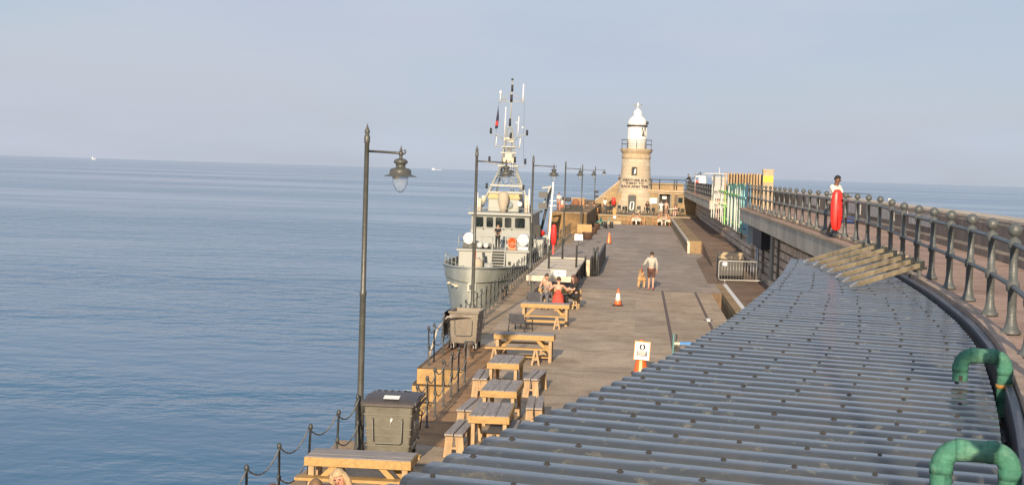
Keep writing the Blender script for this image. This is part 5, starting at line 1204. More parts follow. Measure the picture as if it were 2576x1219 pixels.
# rails round the upper deck front
def srail(name, pts, z0, zs, r=.022):
    o = thing(name, None, None); o.parent = ship
    for p in pts: bb_ = MB(); bb_.tube([(p[0], p[1], z0), (p[0], p[1], zs[-1])], r, 5); bb_.build('stanchion', M_super, o)
    for z in zs: bb_ = MB(); bb_.tube([(p[0], p[1], z) for p in pts], r, 5); bb_.build('bar', M_super, o)
srail('forward_rail', [(-2.45, 18, 0), (-2.45, 14.1, 0), (-1.6, 14.0, 0), (-.8, 14, 0), (-.05, 14, 0)], 3.74, (4.2, 4.65))
srail('forward_rail', [(.9, 14, 0), (1.6, 14, 0), (2.5, 14.1, 0), (2.6, 18, 0), (2.6, 22, 0)], 3.74, (4.2, 4.65))
srail('bow_rail', [(-hb_(y)+.1, y, 0) for y in (9, 7, 5, 3.4, 2.2)], 3.1, (3.45, 3.8))
# life raft drums, lifebuoys, lights
for x, y in ((-1.85, 15.2), (2.0, 15.4)):
    b = MB(); b.tube([(x, y, 4.42), (x, y+1.2, 4.42)], .42, 16); b.build('life_raft', M_white, ship, bevel=.08)
b = MB(); b.box(1.62, 2.4, 14.9, 15.5, 3.76, 3.98); b.build('raft_cradle', M_white, ship)
b = MB(); b.lathe([(.27+.075*math.cos(t_*math.pi/4), .075*math.sin(t_*math.pi/4)) for t_ in range(9)], n=20, M=Matrix.Translation((1.32, 14.35, 4.3)) @ Matrix.Rotation(R(90), 4, 'X')); b.build('lifebuoy', M_orange, ship)
b = MB(); b.box(1.05, 1.6, 14.5, 14.9, 3.76, 4.15); b.build('rescue_locker', flat('locker_orange', (.6, .22, .1), .6), ship)
for x in (-1.0, -.55): b = MB(); b.ball((x, 14.6, 4.02), .2, 8); b.build('lamp', M_white, ship)
b = MB(); b.box(-2.3, -.1, 15.5, 16.0, 3.76, 4.05); b.build('locker', M_dark, ship)
# wheelhouse with sloping front
b = MB(); fz, tz = 3.74, 6.02
b.add([(-2.2, 18.4, fz), (2.3, 18.4, fz), (2.3, 31, fz), (-2.2, 31, fz), (-2.12, 19.0, 4.95), (2.22, 19.0, 4.95), (-2.08, 18.75, tz), (2.18, 18.75, tz), (2.18, 31, tz), (-2.08, 31, tz), (2.22, 31, 4.95), (-2.12, 31, 4.95)],
      [(0, 1, 5, 4), (4, 5, 7, 6), (1, 2, 10, 5), (5, 10, 8, 7), (3, 0, 4, 11), (11, 4, 6, 9), (2, 3, 11, 10), (10, 11, 9, 8), (6, 7, 8, 9)])
wh = b.build('wheelhouse', M_super, ship)
b = MB(); b.box(-2.32, 2.42, 18.45, 31.2, 6.025, 6.22); b.build('roof', M_super, wh, bevel=.05)
fy = lambda z: 19.0-.25*(z-4.95)/(6.02-4.95)
for x0, x1 in ((-1.86, -1.20), (-.98, -.48), (-.30, .20), (.37, .87), (1.12, 1.86)):
    z0, z1 = 5.13, 5.88; b = MB(); r_ = .09; o8 = []
    for cx, cz, a0 in ((x1-r_, z1-r_, 0), (x0+r_, z1-r_, 90), (x0+r_, z0+r_, 180), (x1-r_, z0+r_, 270)):
        for i in range(4): a = R(a0+30*i); o8.append((cx+r_*math.cos(a), cz+r_*math.sin(a)))
    cx_, cz_ = (x0+x1)/2, (z0+z1)/2
    b.add([(x, fy(z)-.012, z) for x, z in o8], [tuple(range(16))]); f_ = b.build('window', M_glassd, wh)
    b = MB(); big_ = [(cx_+(x-cx_)*1.0+.05*(1 if x > cx_ else -1), cz_+(z-cz_)+.05*(1 if z > cz_ else -1)) for x, z in o8]
    b.add([(x, fy(z)-.02, z) for x, z in big_]+[(x, fy(z)-.02, z) for x, z in o8], [(i, (i+1) % 16, 16+(i+1) % 16, 16+i) for i in range(16)]); b.build('frame', M_super, f_)
    b = MB(); b.bar((cx_-.02, fy(5.2)-.03, 5.14), (cx_+.18, fy(5.5)-.03, 5.5), .02); b.build('wiper', M_dark, f_)
for x in (-1.2, -.1, .3, .9): b = MB(); b.ball((x, 18.93, 5.0), .05, 6); b.build('lamp', M_dark, wh)
text_obj('RSE', .30, flat('ship_letters', (.05, .06, .07), .6), wh, Matrix.Translation((.52, 18.40+.6*.2, 4.02)) @ Matrix.Rotation(R(64), 4, 'X'))
b = MB(); b.lathe([(.24, 0), (.24, .06)], n=16, M=Matrix.Translation((.98, 18.4, 4.18)) @ Matrix.Rotation(R(80), 4, 'X')); b.build('hatch', M_black, wh)
# side wing boxes to the right of the wheelhouse
b = MB(); b.box(2.45, 3.2, 20, 24, 3.0, 4.3); b.box(2.5, 3.25, 26, 33, 3.1, 4.4); b.build('side_screen', M_tan if False else M_super, ship, bevel=.05)
b = MB(); b.box(2.5, 2.95, 19.7, 20.0, 4.5, 5.4); b.build('side_lamp', M_black, ship)
b = MB(); b.ball((2.9, 21, 4.75), .35, 8, (1, 1, .7)); b.build('lifebuoy', M_red, ship)
b = MB(); b.tube([(2.3, 30, 4), (3.0, 32, 8.0)], .12, 6); b.box(2.1, 2.8, 30.5, 31, 7.2, 7.7); b.box(2.1, 2.8, 30.5, 31, 6.3, 6.8); b.build('crane', M_dark, ship)
b = MB(); b.bar((2.35, 31.4, 6.4), (3.0, 31.4, 8.2), .12); b.bar((2.3, 31.5, 8.0), (3.05, 31.5, 8.1), .14); b.build('boat_davit', M_super, ship)
# flying bridge
hs('bridge_front', -1.15, 1.2, 21.5, 25.5, 6.23, 7.2)
b = MB(); b.add([(-1.2, 21.4, 7.2), (1.25, 21.4, 7.2), (1.12, 21.6, 7.55), (-1.08, 21.6, 7.55), (-1.2, 25.6, 7.2), (1.25, 25.6, 7.2), (1.12, 25.5, 7.55), (-1.08, 25.5, 7.55)], [(0, 1, 2, 3), (4, 7, 6, 5), (0, 4, 5, 1), (1, 5, 6, 2), (3, 2, 6, 7), (0, 3, 7, 4)]); b.build('bridge_screen', M_tan, ship)
b = MB(); b.box(-1.3, 1.3, 23.4, 23.9, 7.57, 7.72); b.build('bridge_coaming', M_super, ship)
b = MB(); b.lathe([(.25, 6.23), (.30, 6.6), (.42, 7.0), (.40, 7.5), (.28, 7.7), (.05, 7.76)], (.05, 20.9, 0), 12); b.build('gun_cover', M_canvas, ship)
b = MB(); b.lathe([(.3, 0), (.3, .06)], n=14, M=Matrix.Translation((.45, 21.4, 6.75)) @ Matrix.Rotation(R(90), 4, 'X')); b.build('disc', flat('disc_grey', (.25, .29, .30), .5), ship)
for x in (1.28, 1.3): b = MB(); b.lathe([(.2, 0), (.2, .28)], n=12, M=Matrix.Translation((x, 20.7 if x == 1.28 else 20.65, 6.85)) @ Matrix.Rotation(R(90), 4, 'X')); b.build('searchlight' if x == 1.28 else 'searchlight_glass', M_dark if x == 1.28 else M_white, ship)
b = MB(); b.tube([(1.28, 20.6, 6.2), (1.28, 20.6, 6.7)], .06, 6); b.build('bracket', M_dark, ship)
for x, z0, z1, r_ in ((-1.75, 6.2, 7.2, .14), (-1.45, 6.9, 7.4, .17), (1.75, 6.2, 7.5, .16), (1.95, 6.2, 8.0, .05), (-2.05, 6.2, 7.9, .03), (-1.9, 6.2, 7.6, .03)):
    b = MB(); b.tube([(x, 21.2, z0), (x, 21.2, z1)], r_, 8); b.build('vent_pipe', M_cream if r_ > .1 else M_white, ship)
srail('roof_rail', [(-2.25, 18.7, 0), (-1.2, 18.6, 0), (0, 18.6, 0), (1.2, 18.6, 0), (2.35, 18.7, 0)], 6.2, (6.55,), .02)
# lattice mast
mast = thing('mast', None, None); mast.parent = ship
my = 24.7
def leg(p, q, r_=.08): bb_ = MB(); bb_.tube([p, q], r_, 7); bb_.build('leg', M_super, mast)
for s in (-1, 1):
    leg((s*2.0+.05, my-1.6, 6.2), (s*.55+.05, my-.3, 9.65), .095); leg((s*1.25+.05, my+1.6, 6.2), (s*.5+.05, my+.3, 9.65), .08)
    leg((s*.55+.05, my-.3, 9.65), (s*.20+.05, my, 12.5), .07); leg((s*.5+.05, my+.3, 9.65), (s*.20+.05, my+.1, 12.5), .06)
    leg((s*.20+.05, my, 12.5), (.05, my, 12.75), .06)
b = MB(); b.box(-1.25, 1.32, my-1.0, my-.8, 8.1, 8.24); b.build('crossbeam', M_super, mast)
b = MB(); b.box(-.75, .82, my-.5, my+.5, 9.62, 9.74); b.build('platform', M_super, mast)
b = MB(); b.box(-.5, .58, my-.45, my+.45, 11.1, 11.2); b.build('platform', M_super, mast)
for za_, zb_m in ((6.3, 7.2), (7.2, 8.1), (8.2, 8.9), (8.9, 9.6), (9.75, 10.4), (10.4, 11.1), (11.2, 11.8), (11.8, 12.4)):
    wa = 2.0-(za_-6.2)/3.45*1.45 if za_ < 9.65 else .55-(za_-9.65)/2.85*.35; wb_ = 2.0-(zb_m-6.2)/3.45*1.45 if zb_m < 9.65 else .55-(zb_m-9.65)/2.85*.35
    yk = lambda z: my-1.6+1.3*min(1, (z-6.2)/3.45) if z < 9.65 else my-.3
    if za_ > 8.0:
        for s in (-1, 1): leg((s*wa+.05, yk(za_), za_), (-s*wb_+.05, yk(zb_m), zb_m), .028)
    for s in (-1, 1): leg((s*wa+.05, yk(za_), za_), (s*wb_*.9+.05, 2*my-yk(zb_m), zb_m), .03)
for z in (7.3, 10.4, 11.7): w_z = 2.0-(z-6.2)/3.45*1.45 if z < 9.65 else .55-(z-9.65)/2.85*.35; b = MB(); b.tube([(-w_z+.05, my-.35, z), (w_z+.05, my-.35, z)], .04, 6); b.build('crossbar', M_super, mast)
b = MB(); b.tube([(.3, my+.35, 6.3), (.2, my+.3, 12.2)], .03, 5); b.tube([(.5, my+.35, 6.3), (.32, my+.3, 12.2)], .03, 5); b.build('mast_ladder', M_super, mast)
b = MB(); b.ball((.05, my-.1, 9.2), .4, 9, (1.2, 1, .45)); b.build('radome', M_dark, mast)
b = MB(); b.box(-.35, .45, my-.3, my-.1, 9.9, 10.35); b.box(-.2, .3, my-.4, my-.1, 10.05, 10.6); b.build('radar_box', M_cream, mast)
b = MB(); b.box(-.55, .62, my-.34, my-.2, 10.62, 10.74); b.build('radar_bar', M_super, mast); b = MB(); b.box(-.12, .18, my-.32, my-.1, 10.75, 11.08); b.build('radar_gear', M_dark, mast)
b = MB(); b.box(-.35, .1, my-.3, my-.1, 11.6, 11.85); b.box(.1, .4, my-.3, my-.1, 11.5, 11.8); b.build('lamp_box', M_cream, mast)
def light(x, z, y=my-.3): bb_ = MB(); bb_.tube([(x, y, z), (x, y, z+.42)], .085, 8); bb_.build('floodlight', M_black, mast)
def armp(P, r_=.04, nm='yard'): bb_ = MB(); bb_.tube(P, r_, 6); bb_.build(nm, M_super, mast)
armp([(-.4, my-.2, 11.7), (-.85, my-.25, 12.05), (-1.35, my-.3, 12.1)]); armp([(.5, my-.2, 11.7), (.95, my-.25, 12.05), (1.42, my-.3, 12.1)])
light(-1.37, 12.12); light(1.42, 12.05); light(-1.42, 9.95); light(1.35, 9.85); light(-1.5, 7.9, my-1); light(1.32, 7.85, my-1); light(.55, 9.95); light(.16, 11.8)
armp([(.4, my-.2, 9.65), (1.0, my-.25, 9.72), (1.35, my-.3, 9.75)]); armp([(-1.42, my-.3, 9.9), (-.6, my-.25, 9.7)])
armp([(-1.45, my-1, 7.9), (-1.1, my-1, 8.1)]); armp([(1.32, my-1, 7.85), (1.1, my-1, 8.1)])
armp([(.08, my, 12.7), (.1, my, 14.1), (.14, my, 16.25)], .055, 'topmast')
b = MB(); b.tube([(.06, my-.06, 12.75), (.06, my-.06, 13.3)], .09, 8); b.tube([(.12, my-.08, 14.6), (.12, my-.08, 15.15)], .10, 8); b.tube([(.16, my-.08, 15.4), (.16, my-.08, 15.9)], .085, 8); b.build('mast_lamp', M_black, mast)
b = MB(); b.ball((.14, my, 16.32), .10, 7); b.build('truck', M_dark, mast)
armp([(-.85, my, 14.55), (-.3, my, 14.65), (.1, my, 14.62), (.6, my, 14.65), (1.15, my, 14.6)]); armp([(-.8, my, 14.6), (.1, my, 15.35)], .025); armp([(1.05, my, 14.65), (.14, my, 15.35)], .025); armp([(-.7, my, 15.2), (-.3, my, 14.65)], .03)
b = MB(); b.tube([(-.75, my, 14.6), (-.75, my, 15.15)], .03, 6); b.ball((-.74, my, 15.3), .1, 7, (1, 1, 1.6)); b.tube([(1.0, my, 14.6), (1.02, my, 16.0)], .055, 6); b.build('aerial', M_white, mast)
for x, z0, z1 in ((-.35, 12.0, 14.2), (.68, 12.0, 13.5), (-1.0, 11.1, 12.0), (.85, 11.1, 12.0)): b = MB(); b.tube([(x, my+.1, z0), (x+.05, my+.1, z1)], .04, 6); b.build('aerial', M_white, mast)
armp([(-1.05, my, 11.1), (-.5, my, 11.3)], .03); armp([(.9, my, 11.0), (.5, my, 11.25)], .03)
b = MB(); b.ball((.57, my, 13.0), .08, 6); b.ball((1.05, my, 12.65), .09, 7); b.build('sensor', M_white, mast)
b = MB(); b.tube([(-.85, my, 14.5), (-1.05, my, 11.2)], .008, 4); b.tube([(1.12, my, 14.5), (1.18, my, 10)], .008, 4); b.build('halyard', M_dark, mast)
# furled red and blue ensign
b = MB(); b.add([(-.88, my, 14.3), (-.84, my-.05, 13.9), (-.80, my, 13.3), (-.86, my, 12.55), (-1.1, my-.04, 12.5), (-1.02, my+.04, 13.3), (-.93, my, 13.9)], [(0, 1, 6), (1, 2, 5, 6), (2, 3, 4, 5)]); b.mi = 1
b.add([(-1.04, my-.06, 13.1), (-.84, my-.06, 13.1), (-.86, my-.06, 12.75), (-1.06, my-.06, 12.75)], [(0, 1, 2, 3)])
b.build('flag', [flat('flag_navy', (.02, .022, .05), .9), flat('flag_red', (.42, .04, .05), .9)], mast)

# ------------------------------------------------------------------ people
def skin_mesh(pts, edges, rad, root, sub=1):
    me = bpy.data.meshes.new('tmp'); me.from_pydata(pts, edges, []); o = bpy.data.objects.new('tmp', me); C.objects.link(o)
    o.modifiers.new('s', 'SKIN'); sv = me.skin_vertices[0].data
    for i, r_ in enumerate(rad): sv[i].radius = (r_, r_); sv[i].use_root = (i == root)
    if sub: m_ = o.modifiers.new('u', 'SUBSURF'); m_.levels = sub; m_.render_levels = sub
    res = bpy.data.meshes.new_from_object(o.evaluated_get(bpy.context.evaluated_depsgraph_get()))
    bpy.data.objects.remove(o); bpy.data.meshes.remove(me); return res
RAD = dict(P=.115, S=.105, C=.125, N=.055, HB=.062, HM=.088, HT=.066, SH=.062, E=.042, W=.030, HD=.034, HP=.085, K=.056, A=.038, T=.034)
def joints(pose='stand', lean=0, armL='down', armR='down', step=0, head=(0, 0), fem=False):
    J = {}
    if pose == 'stand':
        J['P'] = (0, 0, .93); hz = .93
        for s, n, st_ in ((-1, 'L', step), (1, 'R', -step)):
            J['HP'+n] = (s*.09, 0, .88); J['K'+n] = (s*.10, .05+st_*.55, .49); J['A'+n] = (s*.10, st_*.9-(.10 if st_ < 0 else 0), .085+(.05 if st_ < 0 else 0)); J['T'+n] = (s*.12, st_*.9+.14-(.10 if st_ < 0 else 0), .035)
    else:
        J['P'] = (0, 0, .57); hz = .57
        for s, n in ((-1, 'L'), (1, 'R')):
            J['HP'+n] = (s*.10, .04, .55); J['K'+n] = (s*.12, .44, .54); J['A'+n] = (s*.12, .40, .085); J['T'+n] = (s*.13, .53, .035)
    ly = lambda h: lean*h
    J['S'] = (0, ly(.17), hz+.17); J['C'] = (0, ly(.37), hz+.37); J['N'] = (0, ly(.53)+.01, hz+.53)
    J['HB'] = (head[0]*.3, ly(.59)+.03+head[1]*.3, hz+.585); J['HM'] = (head[0]*.7, ly(.66)+.045+head[1]*.7, hz+.67); J['HT'] = (head[0], ly(.72)+.04+head[1], hz+.745)
    sh = .155 if fem else .175
    for s, n, a in ((-1, 'L', armL), (1, 'R', armR)):
        q = Vector((s*sh, ly(.47), hz+.475)); J['SH'+n] = tuple(q)
        D_ = {'down': ((s*.07, -.01, -.28), (s*.07, .06, -.52)), 'back': ((s*.13, -.06, -.27), (s*.26, .02, -.47)), 'table': ((s*.08, .14, -.25), (s*-.02, .36, -.20)), 'fwd': ((s*.04, .12, -.25), (s*-.06, .34, -.27)),
              'face': ((s*.07, .22, -.20), (s*-.025, .11, .09)), 'wide': ((s*.20, .10, -.20), (s*.24, .34, -.24)), 'lead': ((s*.14, .02, -.26), (s*.24, .22, -.34))}[a]
        J['E'+n] = tuple(q+Vector(D_[0])); J['W'+n] = tuple(q+Vector(D_[1])); dv = (Vector(J['W'+n])-Vector(J['E'+n])).normalized()
        J['HD'+n] = tuple(Vector(J['W'+n])+dv*.085)
    return J
BE = [('P', 'S'), ('S', 'C'), ('C', 'N'), ('N', 'HB'), ('HB', 'HM'), ('HM', 'HT')]+[(a+n if a != 'C' and a != 'P' else a, c+n) for n in 'LR' for a, c in (('C', 'SH'), ('SH', 'E'), ('E', 'W'), ('W', 'HD'), ('P', 'HP'), ('HP', 'K'), ('K', 'A'), ('A', 'T'))]
SKIN = {}
def skinmat(c): return flat('skin_%d' % int(c[0]*1000), c, .55)
def cloth(c): return mat('cloth_%d_%d_%d' % tuple(int(v*1000) for v in c), c, .85, var=.14, scale=7, bump=.35, bscale=16)
def chain(J, names, extra, edges, root, mats, name, par, rmul=1.0, over={}):
    idx = {n: i for i, n in enumerate(names)}
    rad = [over.get(n, RAD[n.rstrip('LR') if n not in ('P', 'S', 'C', 'N') else n]*rmul+extra) for n in names]
    me = skin_mesh([J[n] for n in names], [(idx[a], idx[c]) for a, c in edges], rad, idx[root]); me.materials.append(mats)
    for p in me.polygons: p.use_smooth = True
    me.name = name; o = bpy.data.objects.new(name, me); C.objects.link(o); o.parent = par; return o
def person(label, loc, rz, J, top=None, bottom=None, shoes=(.05, .05, .05), hair=((.03, .02, .015), 'short'), skin=(.50, .29, .19), group=None, sc_=1, fem=False, dress=None, face=True):
    names = ['P', 'S', 'C', 'N', 'HB', 'HM', 'HT']+[a+n for n in 'LR' for a in ('SH', 'E', 'W', 'HD', 'HP', 'K', 'A', 'T')]
    idx = {n: i for i, n in enumerate(names)}; k = .92 if fem else 1
    rad = [RAD[n if n in ('P', 'S', 'C', 'N', 'HB', 'HM', 'HT') else n[:-1]]*(k if n not in ('HB', 'HM', 'HT') else 1) for n in names]
    me = skin_mesh([J[n] for n in names], [(idx[a], idx[c]) for a, c in BE], rad, 0)
    bm = bmesh.new(); bm.from_mesh(me); bpy.data.meshes.remove(me)
    x = MB()
    hm = Vector(J['HM']); up = (Vector(J['HT'])-Vector(J['HB'])).normalized(); fw = (Vector((0, 1, 0))-up*up.y).normalized(); sd_ = up.cross(fw)
    if face:
        T = lambda a, q, c: hm+sd_*a+fw*q+up*c
        x.add([T(-.016, .078, -.03), T(.016, .078, -.03), T(0, .082, .02), T(0, .118, -.026)], [(0, 1, 3), (1, 2, 3), (2, 0, 3)], False)
        for s in (-1, 1): x.ball(tuple(T(s*.088, -.005, -.01)), .026, 6, (.5, .9, 1.3))
        x.mi = 1
        for s in (-1, 1): x.ball(tuple(T(s*.034, .080, .012)), .011, 6, (1.3, .7, .8))
        x.mi = 2; x.ball(tuple(T(0, .080, -.062)), .022, 6, (1.2, .5, .32))
    x.mi = 0
    for n in 'LR':                                # hands: five bent fingers
        w0 = Vector(J['W'+n]); h0 = Vector(J['HD'+n]); dv = (h0-w0).normalized(); si = Vector((1, 0, 0)); si = (si-dv*dv.x).normalized(); nm = dv.cross(si)
        s = -1 if n == 'L' else 1
        for q, ln in ((-.026, .062), (-.009, .072), (.009, .068), (.026, .052)):
            p0 = h0+si*q+dv*.012; p1 = p0+dv*ln*.55-nm*.006; p2 = p1+dv*ln*.4-nm*.022
            x.tube([p0-dv*.02, p1, p2], [.0095, .0085, .006], 5)
        p0 = w0+dv*.035-si*s*.02; x.tube([p0, p0-si*s*.03+dv*.03, p0-si*s*.036+dv*.06-nm*.012], [.012, .0095, .007], 5)
    o2 = len(bm.verts)
    nv = [bm.verts.new(v) for v in x.v]
    for f_, mi in zip(x.f, x.m):
        try: q = bm.faces.new([nv[i] for i in f_]); q.material_index = mi; q.smooth = True
        except ValueError: pass
    for f_ in bm.faces: f_.smooth = True
    me = bpy.data.meshes.new('person'); bm.to_mesh(me); bm.free()
    for m_ in (skinmat(skin), flat('eye_dark', (.02, .015, .012), .3), flat('lips', (.36, .13, .11), .5)): me.materials.append(m_)
    o = bpy.data.objects.new('person', me); C.objects.link(o); o.location = loc; o.rotation_euler = (0, 0, rz); o.scale = (sc_,)*3
    tag(o, label, 'person', group)
    if top:
        col, slv = top; J2 = dict(J); nn_ = ['P', 'S', 'C']; ed = [('P', 'S'), ('S', 'C')]
        J2['N0'] = tuple(Vector(J['C']).lerp(Vector(J['N']), .55)); RAD['N0'] = .07; nn_.append('N0'); ed.append(('C', 'N0'))
        for n in 'LR':
            nn_.append('SH'+n); ed.append(('C', 'SH'+n))
            e = Vector(J['SH'+n]).lerp(Vector(J['E'+n]), .80 if slv == 'short' else 1); J2['E'+n] = tuple(e)
            if slv != 'none': nn_.append('E'+n); ed.append(('SH'+n, 'E'+n))
            if slv == 'long': nn_.append('W'+n); ed.append(('E'+n, 'W'+n))
        idx2 = dict(N0=.075)
        chain(J2, nn_, .020, ed, 'P', cloth(col), 'shirt', o, k, {'N0': .072, 'P': RAD['P']*k+.028, 'C': RAD['C']*k+.028})
    if dress:
        J2 = dict(J); P = Vector(J['P']); b = MB(); sit = abs(J['KL'][2]-J['HPL'][2]) < .1
        chain(J, ['P', 'S', 'C'], .026, [('P', 'S'), ('S', 'C')], 'P', cloth(dress), 'dress', o, k)
        pr = [(.155, .16), (.19, 0), (.235, -.16), (.25, -.22)]; bb_ = MB(); bb_.lathe(pr, tuple(P), 14); bb_.build('skirt', cloth(dress), o)
        if sit: bb_ = MB(); bb_.box(-.2, .2, -.02, .40, .44, .66); bb_.build('skirt', cloth(dress), o, bevel=.06)
    if bottom:
        col, ln = bottom; J2 = dict(J); nn_ = ['P']; ed = []
        for n in 'LR':
            nn_ += ['HP'+n]; ed += [('P', 'HP'+n)]
            if ln == 'short': J2['K'+n] = tuple(Vector(J['HP'+n]).lerp(Vector(J['K'+n]), .92))
            nn_ += ['K'+n]; ed += [('HP'+n, 'K'+n)]
            if ln == 'long': nn_ += ['A'+n]; ed += [('K'+n, 'A'+n)]
        ov = {'KL': .088, 'KR': .088} if ln == 'short' else {'AL': .062, 'AR': .062}
        chain(J2, nn_, .020, ed, 'P', cloth(col), 'shorts' if ln == 'short' else 'trousers', o, k, ov)
    for n in 'LR':
        b = MB(); a = Vector(J['A'+n]); t_ = Vector(J['T'+n]); b.tube([a+Vector((0, -.045, -.045)), a+Vector((0, 0, -.035)), a.lerp(t_, .6)+Vector((0, 0, -.02)), t_+Vector((0, .05, -.002))], [.035, .05, .046, .026], 8); b.build('shoe', cloth(shoes), o)
    col, sty = hair; b = MB(); rr = .099; N_ = 12; vs = []
    T = lambda a, q, c: hm+sd_*a+fw*q+up*c
    for i in range(N_//2+2):
        th = math.pi*i/N_*1.15
        for j in range(N_):
            ph = 2*math.pi*j/N_; a, q = math.sin(th)*math.cos(ph), math.sin(th)*math.sin(ph)
            cz = math.cos(th); cut = .35 if q > .25 else (-.25 if abs(a) > .6 else -.75); cz2 = max(cz, cut)
            vs.append(T(a*rr*.93, q*rr*1.03-.012, cz2*rr*1.08+.018))
    b.add(vs, [(i*N_+j, i*N_+(j+1) % N_, (i+1)*N_+(j+1) % N_, (i+1)*N_+j) for i in range(N_//2+1) for j in range(N_)], True)
    if sty == 'long':
        b.tube([T(0, -.05, .03), T(0, -.095, -.05), T(0, -.11, -.17), T(0, -.10, -.30)], [.075, .085, .085, .04], 9)
        for s in (-1, 1): b.tube([T(s*.07, .0, .06), T(s*.105, -.0, -.03), T(s*.12, .015, -.15), T(s*.115, .03, -.29)], [.035, .046, .05, .018], 8)
    if sty == 'bun': b.ball(tuple(T(0, -.09, .08)), .055, 8)
    b.build('hair', mat('hair_%d' % int(col[0]*1000), col, .6, var=.35, scale=14, stretch=(3, 3, .6)), o)
    return o

# walker and dog
p = G(1637, 728.5); wk = person('man in beige top and brown shorts walking a dog up the quay', p, R(-3), joints('stand', 0, 'lead', 'down', .16), ((.40, .385, .335), 'long'), ((.10, .045, .035), 'short'), (.32, .10, .09), ((.03, .02, .015), 'short'), sc_=1.03)
pd = G(1613.5, 726); dogJ = {}
dv_ = [(0, 0, .50), (0, .22, .52), (0, .46, .55), (0, .60, .66), (0, .70, .74), (0, .82, .72), (0, .90, .69), (0, -.10, .52), (.02, -.20, .60), (.05, -.24, .74)]
dr_ = [.14, .135, .16, .10, .085, .06, .035, .05, .04, .025]; de_ = [(0, 1), (1, 2), (2, 3), (3, 4), (4, 5), (5, 6), (0, 7), (7, 8), (8, 9)]
for s in (-1, 1):
    i = len(dv_); dv_ += [(s*.10, -.02, .40), (s*.115, .06, .27), (s*.115, -.08, .18), (s*.115, -.03, .04)]; dr_ += [.10, .06, .034, .035]; de_ += [(0, i), (i, i+1), (i+1, i+2), (i+2, i+3)]
    i = len(dv_); dv_ += [(s*.11, .46, .38), (s*.11, .44, .24), (s*.11, .47, .05)]; dr_ += [.065, .042, .034]; de_ += [(2, i), (i, i+1), (i+1, i+2)]
me = skin_mesh(dv_, de_, dr_, 0); me.name = 'dog'; me.materials.append(mat('dog_fur', (.42, .24, .10), .9, var=.3, scale=5, col2=(.60, .42, .24), bump=.5))
for q in me.polygons: q.use_smooth = True
dog = bpy.data.objects.new('dog', me); C.objects.link(dog); dog.location = pd; dog.rotation_euler = (0, 0, R(4)); dog.scale = (1.1, 1.1, 1.08); tag(dog, 'shaggy tan dog on a red lead beside the man in shorts', 'dog')
for s in (-1, 1): b = MB(); b.add([(s*.03, .68, .80), (s*.085, .66, .79), (s*.10, .70, .66), (s*.05, .64, .78)], [(0, 1, 2), (1, 3, 2), (0, 2, 3)]); b.build('ear', mat('dog_ear', (.28, .15, .07), .9), dog)
J_ = joints('stand', 0, 'lead', 'down', .16); hd = Vector(wk.location)+Matrix.Rotation(R(-3), 3, 'Z') @ (Vector(J_['HDL'])*1.03); nk = Vector(pd)+Vector((0, .66, .72))
t = thing('dog_lead', 'thin red lead between the walking man and the tan dog', 'lead', tuple(nk))
b = MB(); b.tube([(0, 0, 0), (hd-nk)*.4+Vector((0, 0, -.12)), (hd-nk)], .012, 5); b.build('strap', M_red, t)

# three women at the crosswise table
q0 = G(1403, 757, .46)
person('woman in a red dress seated with her back to the view at a picnic table', (q0.x, q0.y+.18, 0), 0, joints('sit', .12, 'wide', 'wide', fem=True), None, None, (.3, .2, .15), ((.06, .035, .02), 'bun'), (.52, .30, .20), 'women at the picnic table', fem=True, dress=(.62, .07, .045))
yb = q0.y+1.75
person('bare shouldered woman resting her face on her hand across the picnic table', (D(1377, 715, yb).x, yb, 0), R(168), joints('sit', .16, 'table', 'face', fem=True), ((.30, .25, .22), 'none'), ((.12, .12, .14), 'long'), (.2, .15, .1), ((.05, .03, .02), 'bun'), (.52, .30, .20), 'women at the picnic table', fem=True)
person('woman in black top seated at the right end of the picnic table', (D(1449, 715, yb-.1).x, yb-.1, 0), R(118), joints('sit', .12, 'table', 'table', fem=True), ((.018, .018, .022), 'short'), ((.02, .02, .02), 'long'), (.05, .04, .04), ((.10, .045, .03), 'long'), (.55, .33, .23), 'women at the picnic table', fem=True)
# woman low in the picture
p = D(873, 1193, 22.3)
hz_ = .67+.57
person('blonde woman leaning her head on her hand, low in the picture before the nearest table', (-735*18.95/3750, 19.25, 0), R(170), joints('sit', .22, 'table', 'face', head=(.04, .03), fem=True), ((.62, .55, .47), 'short'), ((.25, .28, .35), 'long'), (.3, .2, .2), ((.42, .30, .17), 'long'), (.58, .30, .21), 'people low in the picture', fem=True)
p = D(806, 1213, 21.2)
person('dark blond person with only the crown of the head in view beside the blonde woman', (-804*18.35/3750, 18.35, 0), R(10), joints('sit', .08, 'table', 'table', fem=True), ((.3, .3, .32), 'short'), ((.1, .1, .12), 'long'), (.1, .1, .1), ((.16, .10, .05), 'short'), (.52, .30, .2), 'people low in the picture', fem=True, sc_=.985)
person('auburn haired person whose crown just shows at the bottom left of the nearest table', (-920*17.9/3750, 17.9, 0), R(5), joints('sit', .08, 'table', 'table'), ((.2, .1, .1), 'short'), ((.1, .1, .12), 'long'), (.1, .1, .1), ((.15, .055, .03), 'short'), (.52, .30, .2), 'people low in the picture', sc_=.99)
t = put('t', (-4.35, 21.75, 0), 0, 'picnic table below the picture edge in front of the blonde woman') if False else None
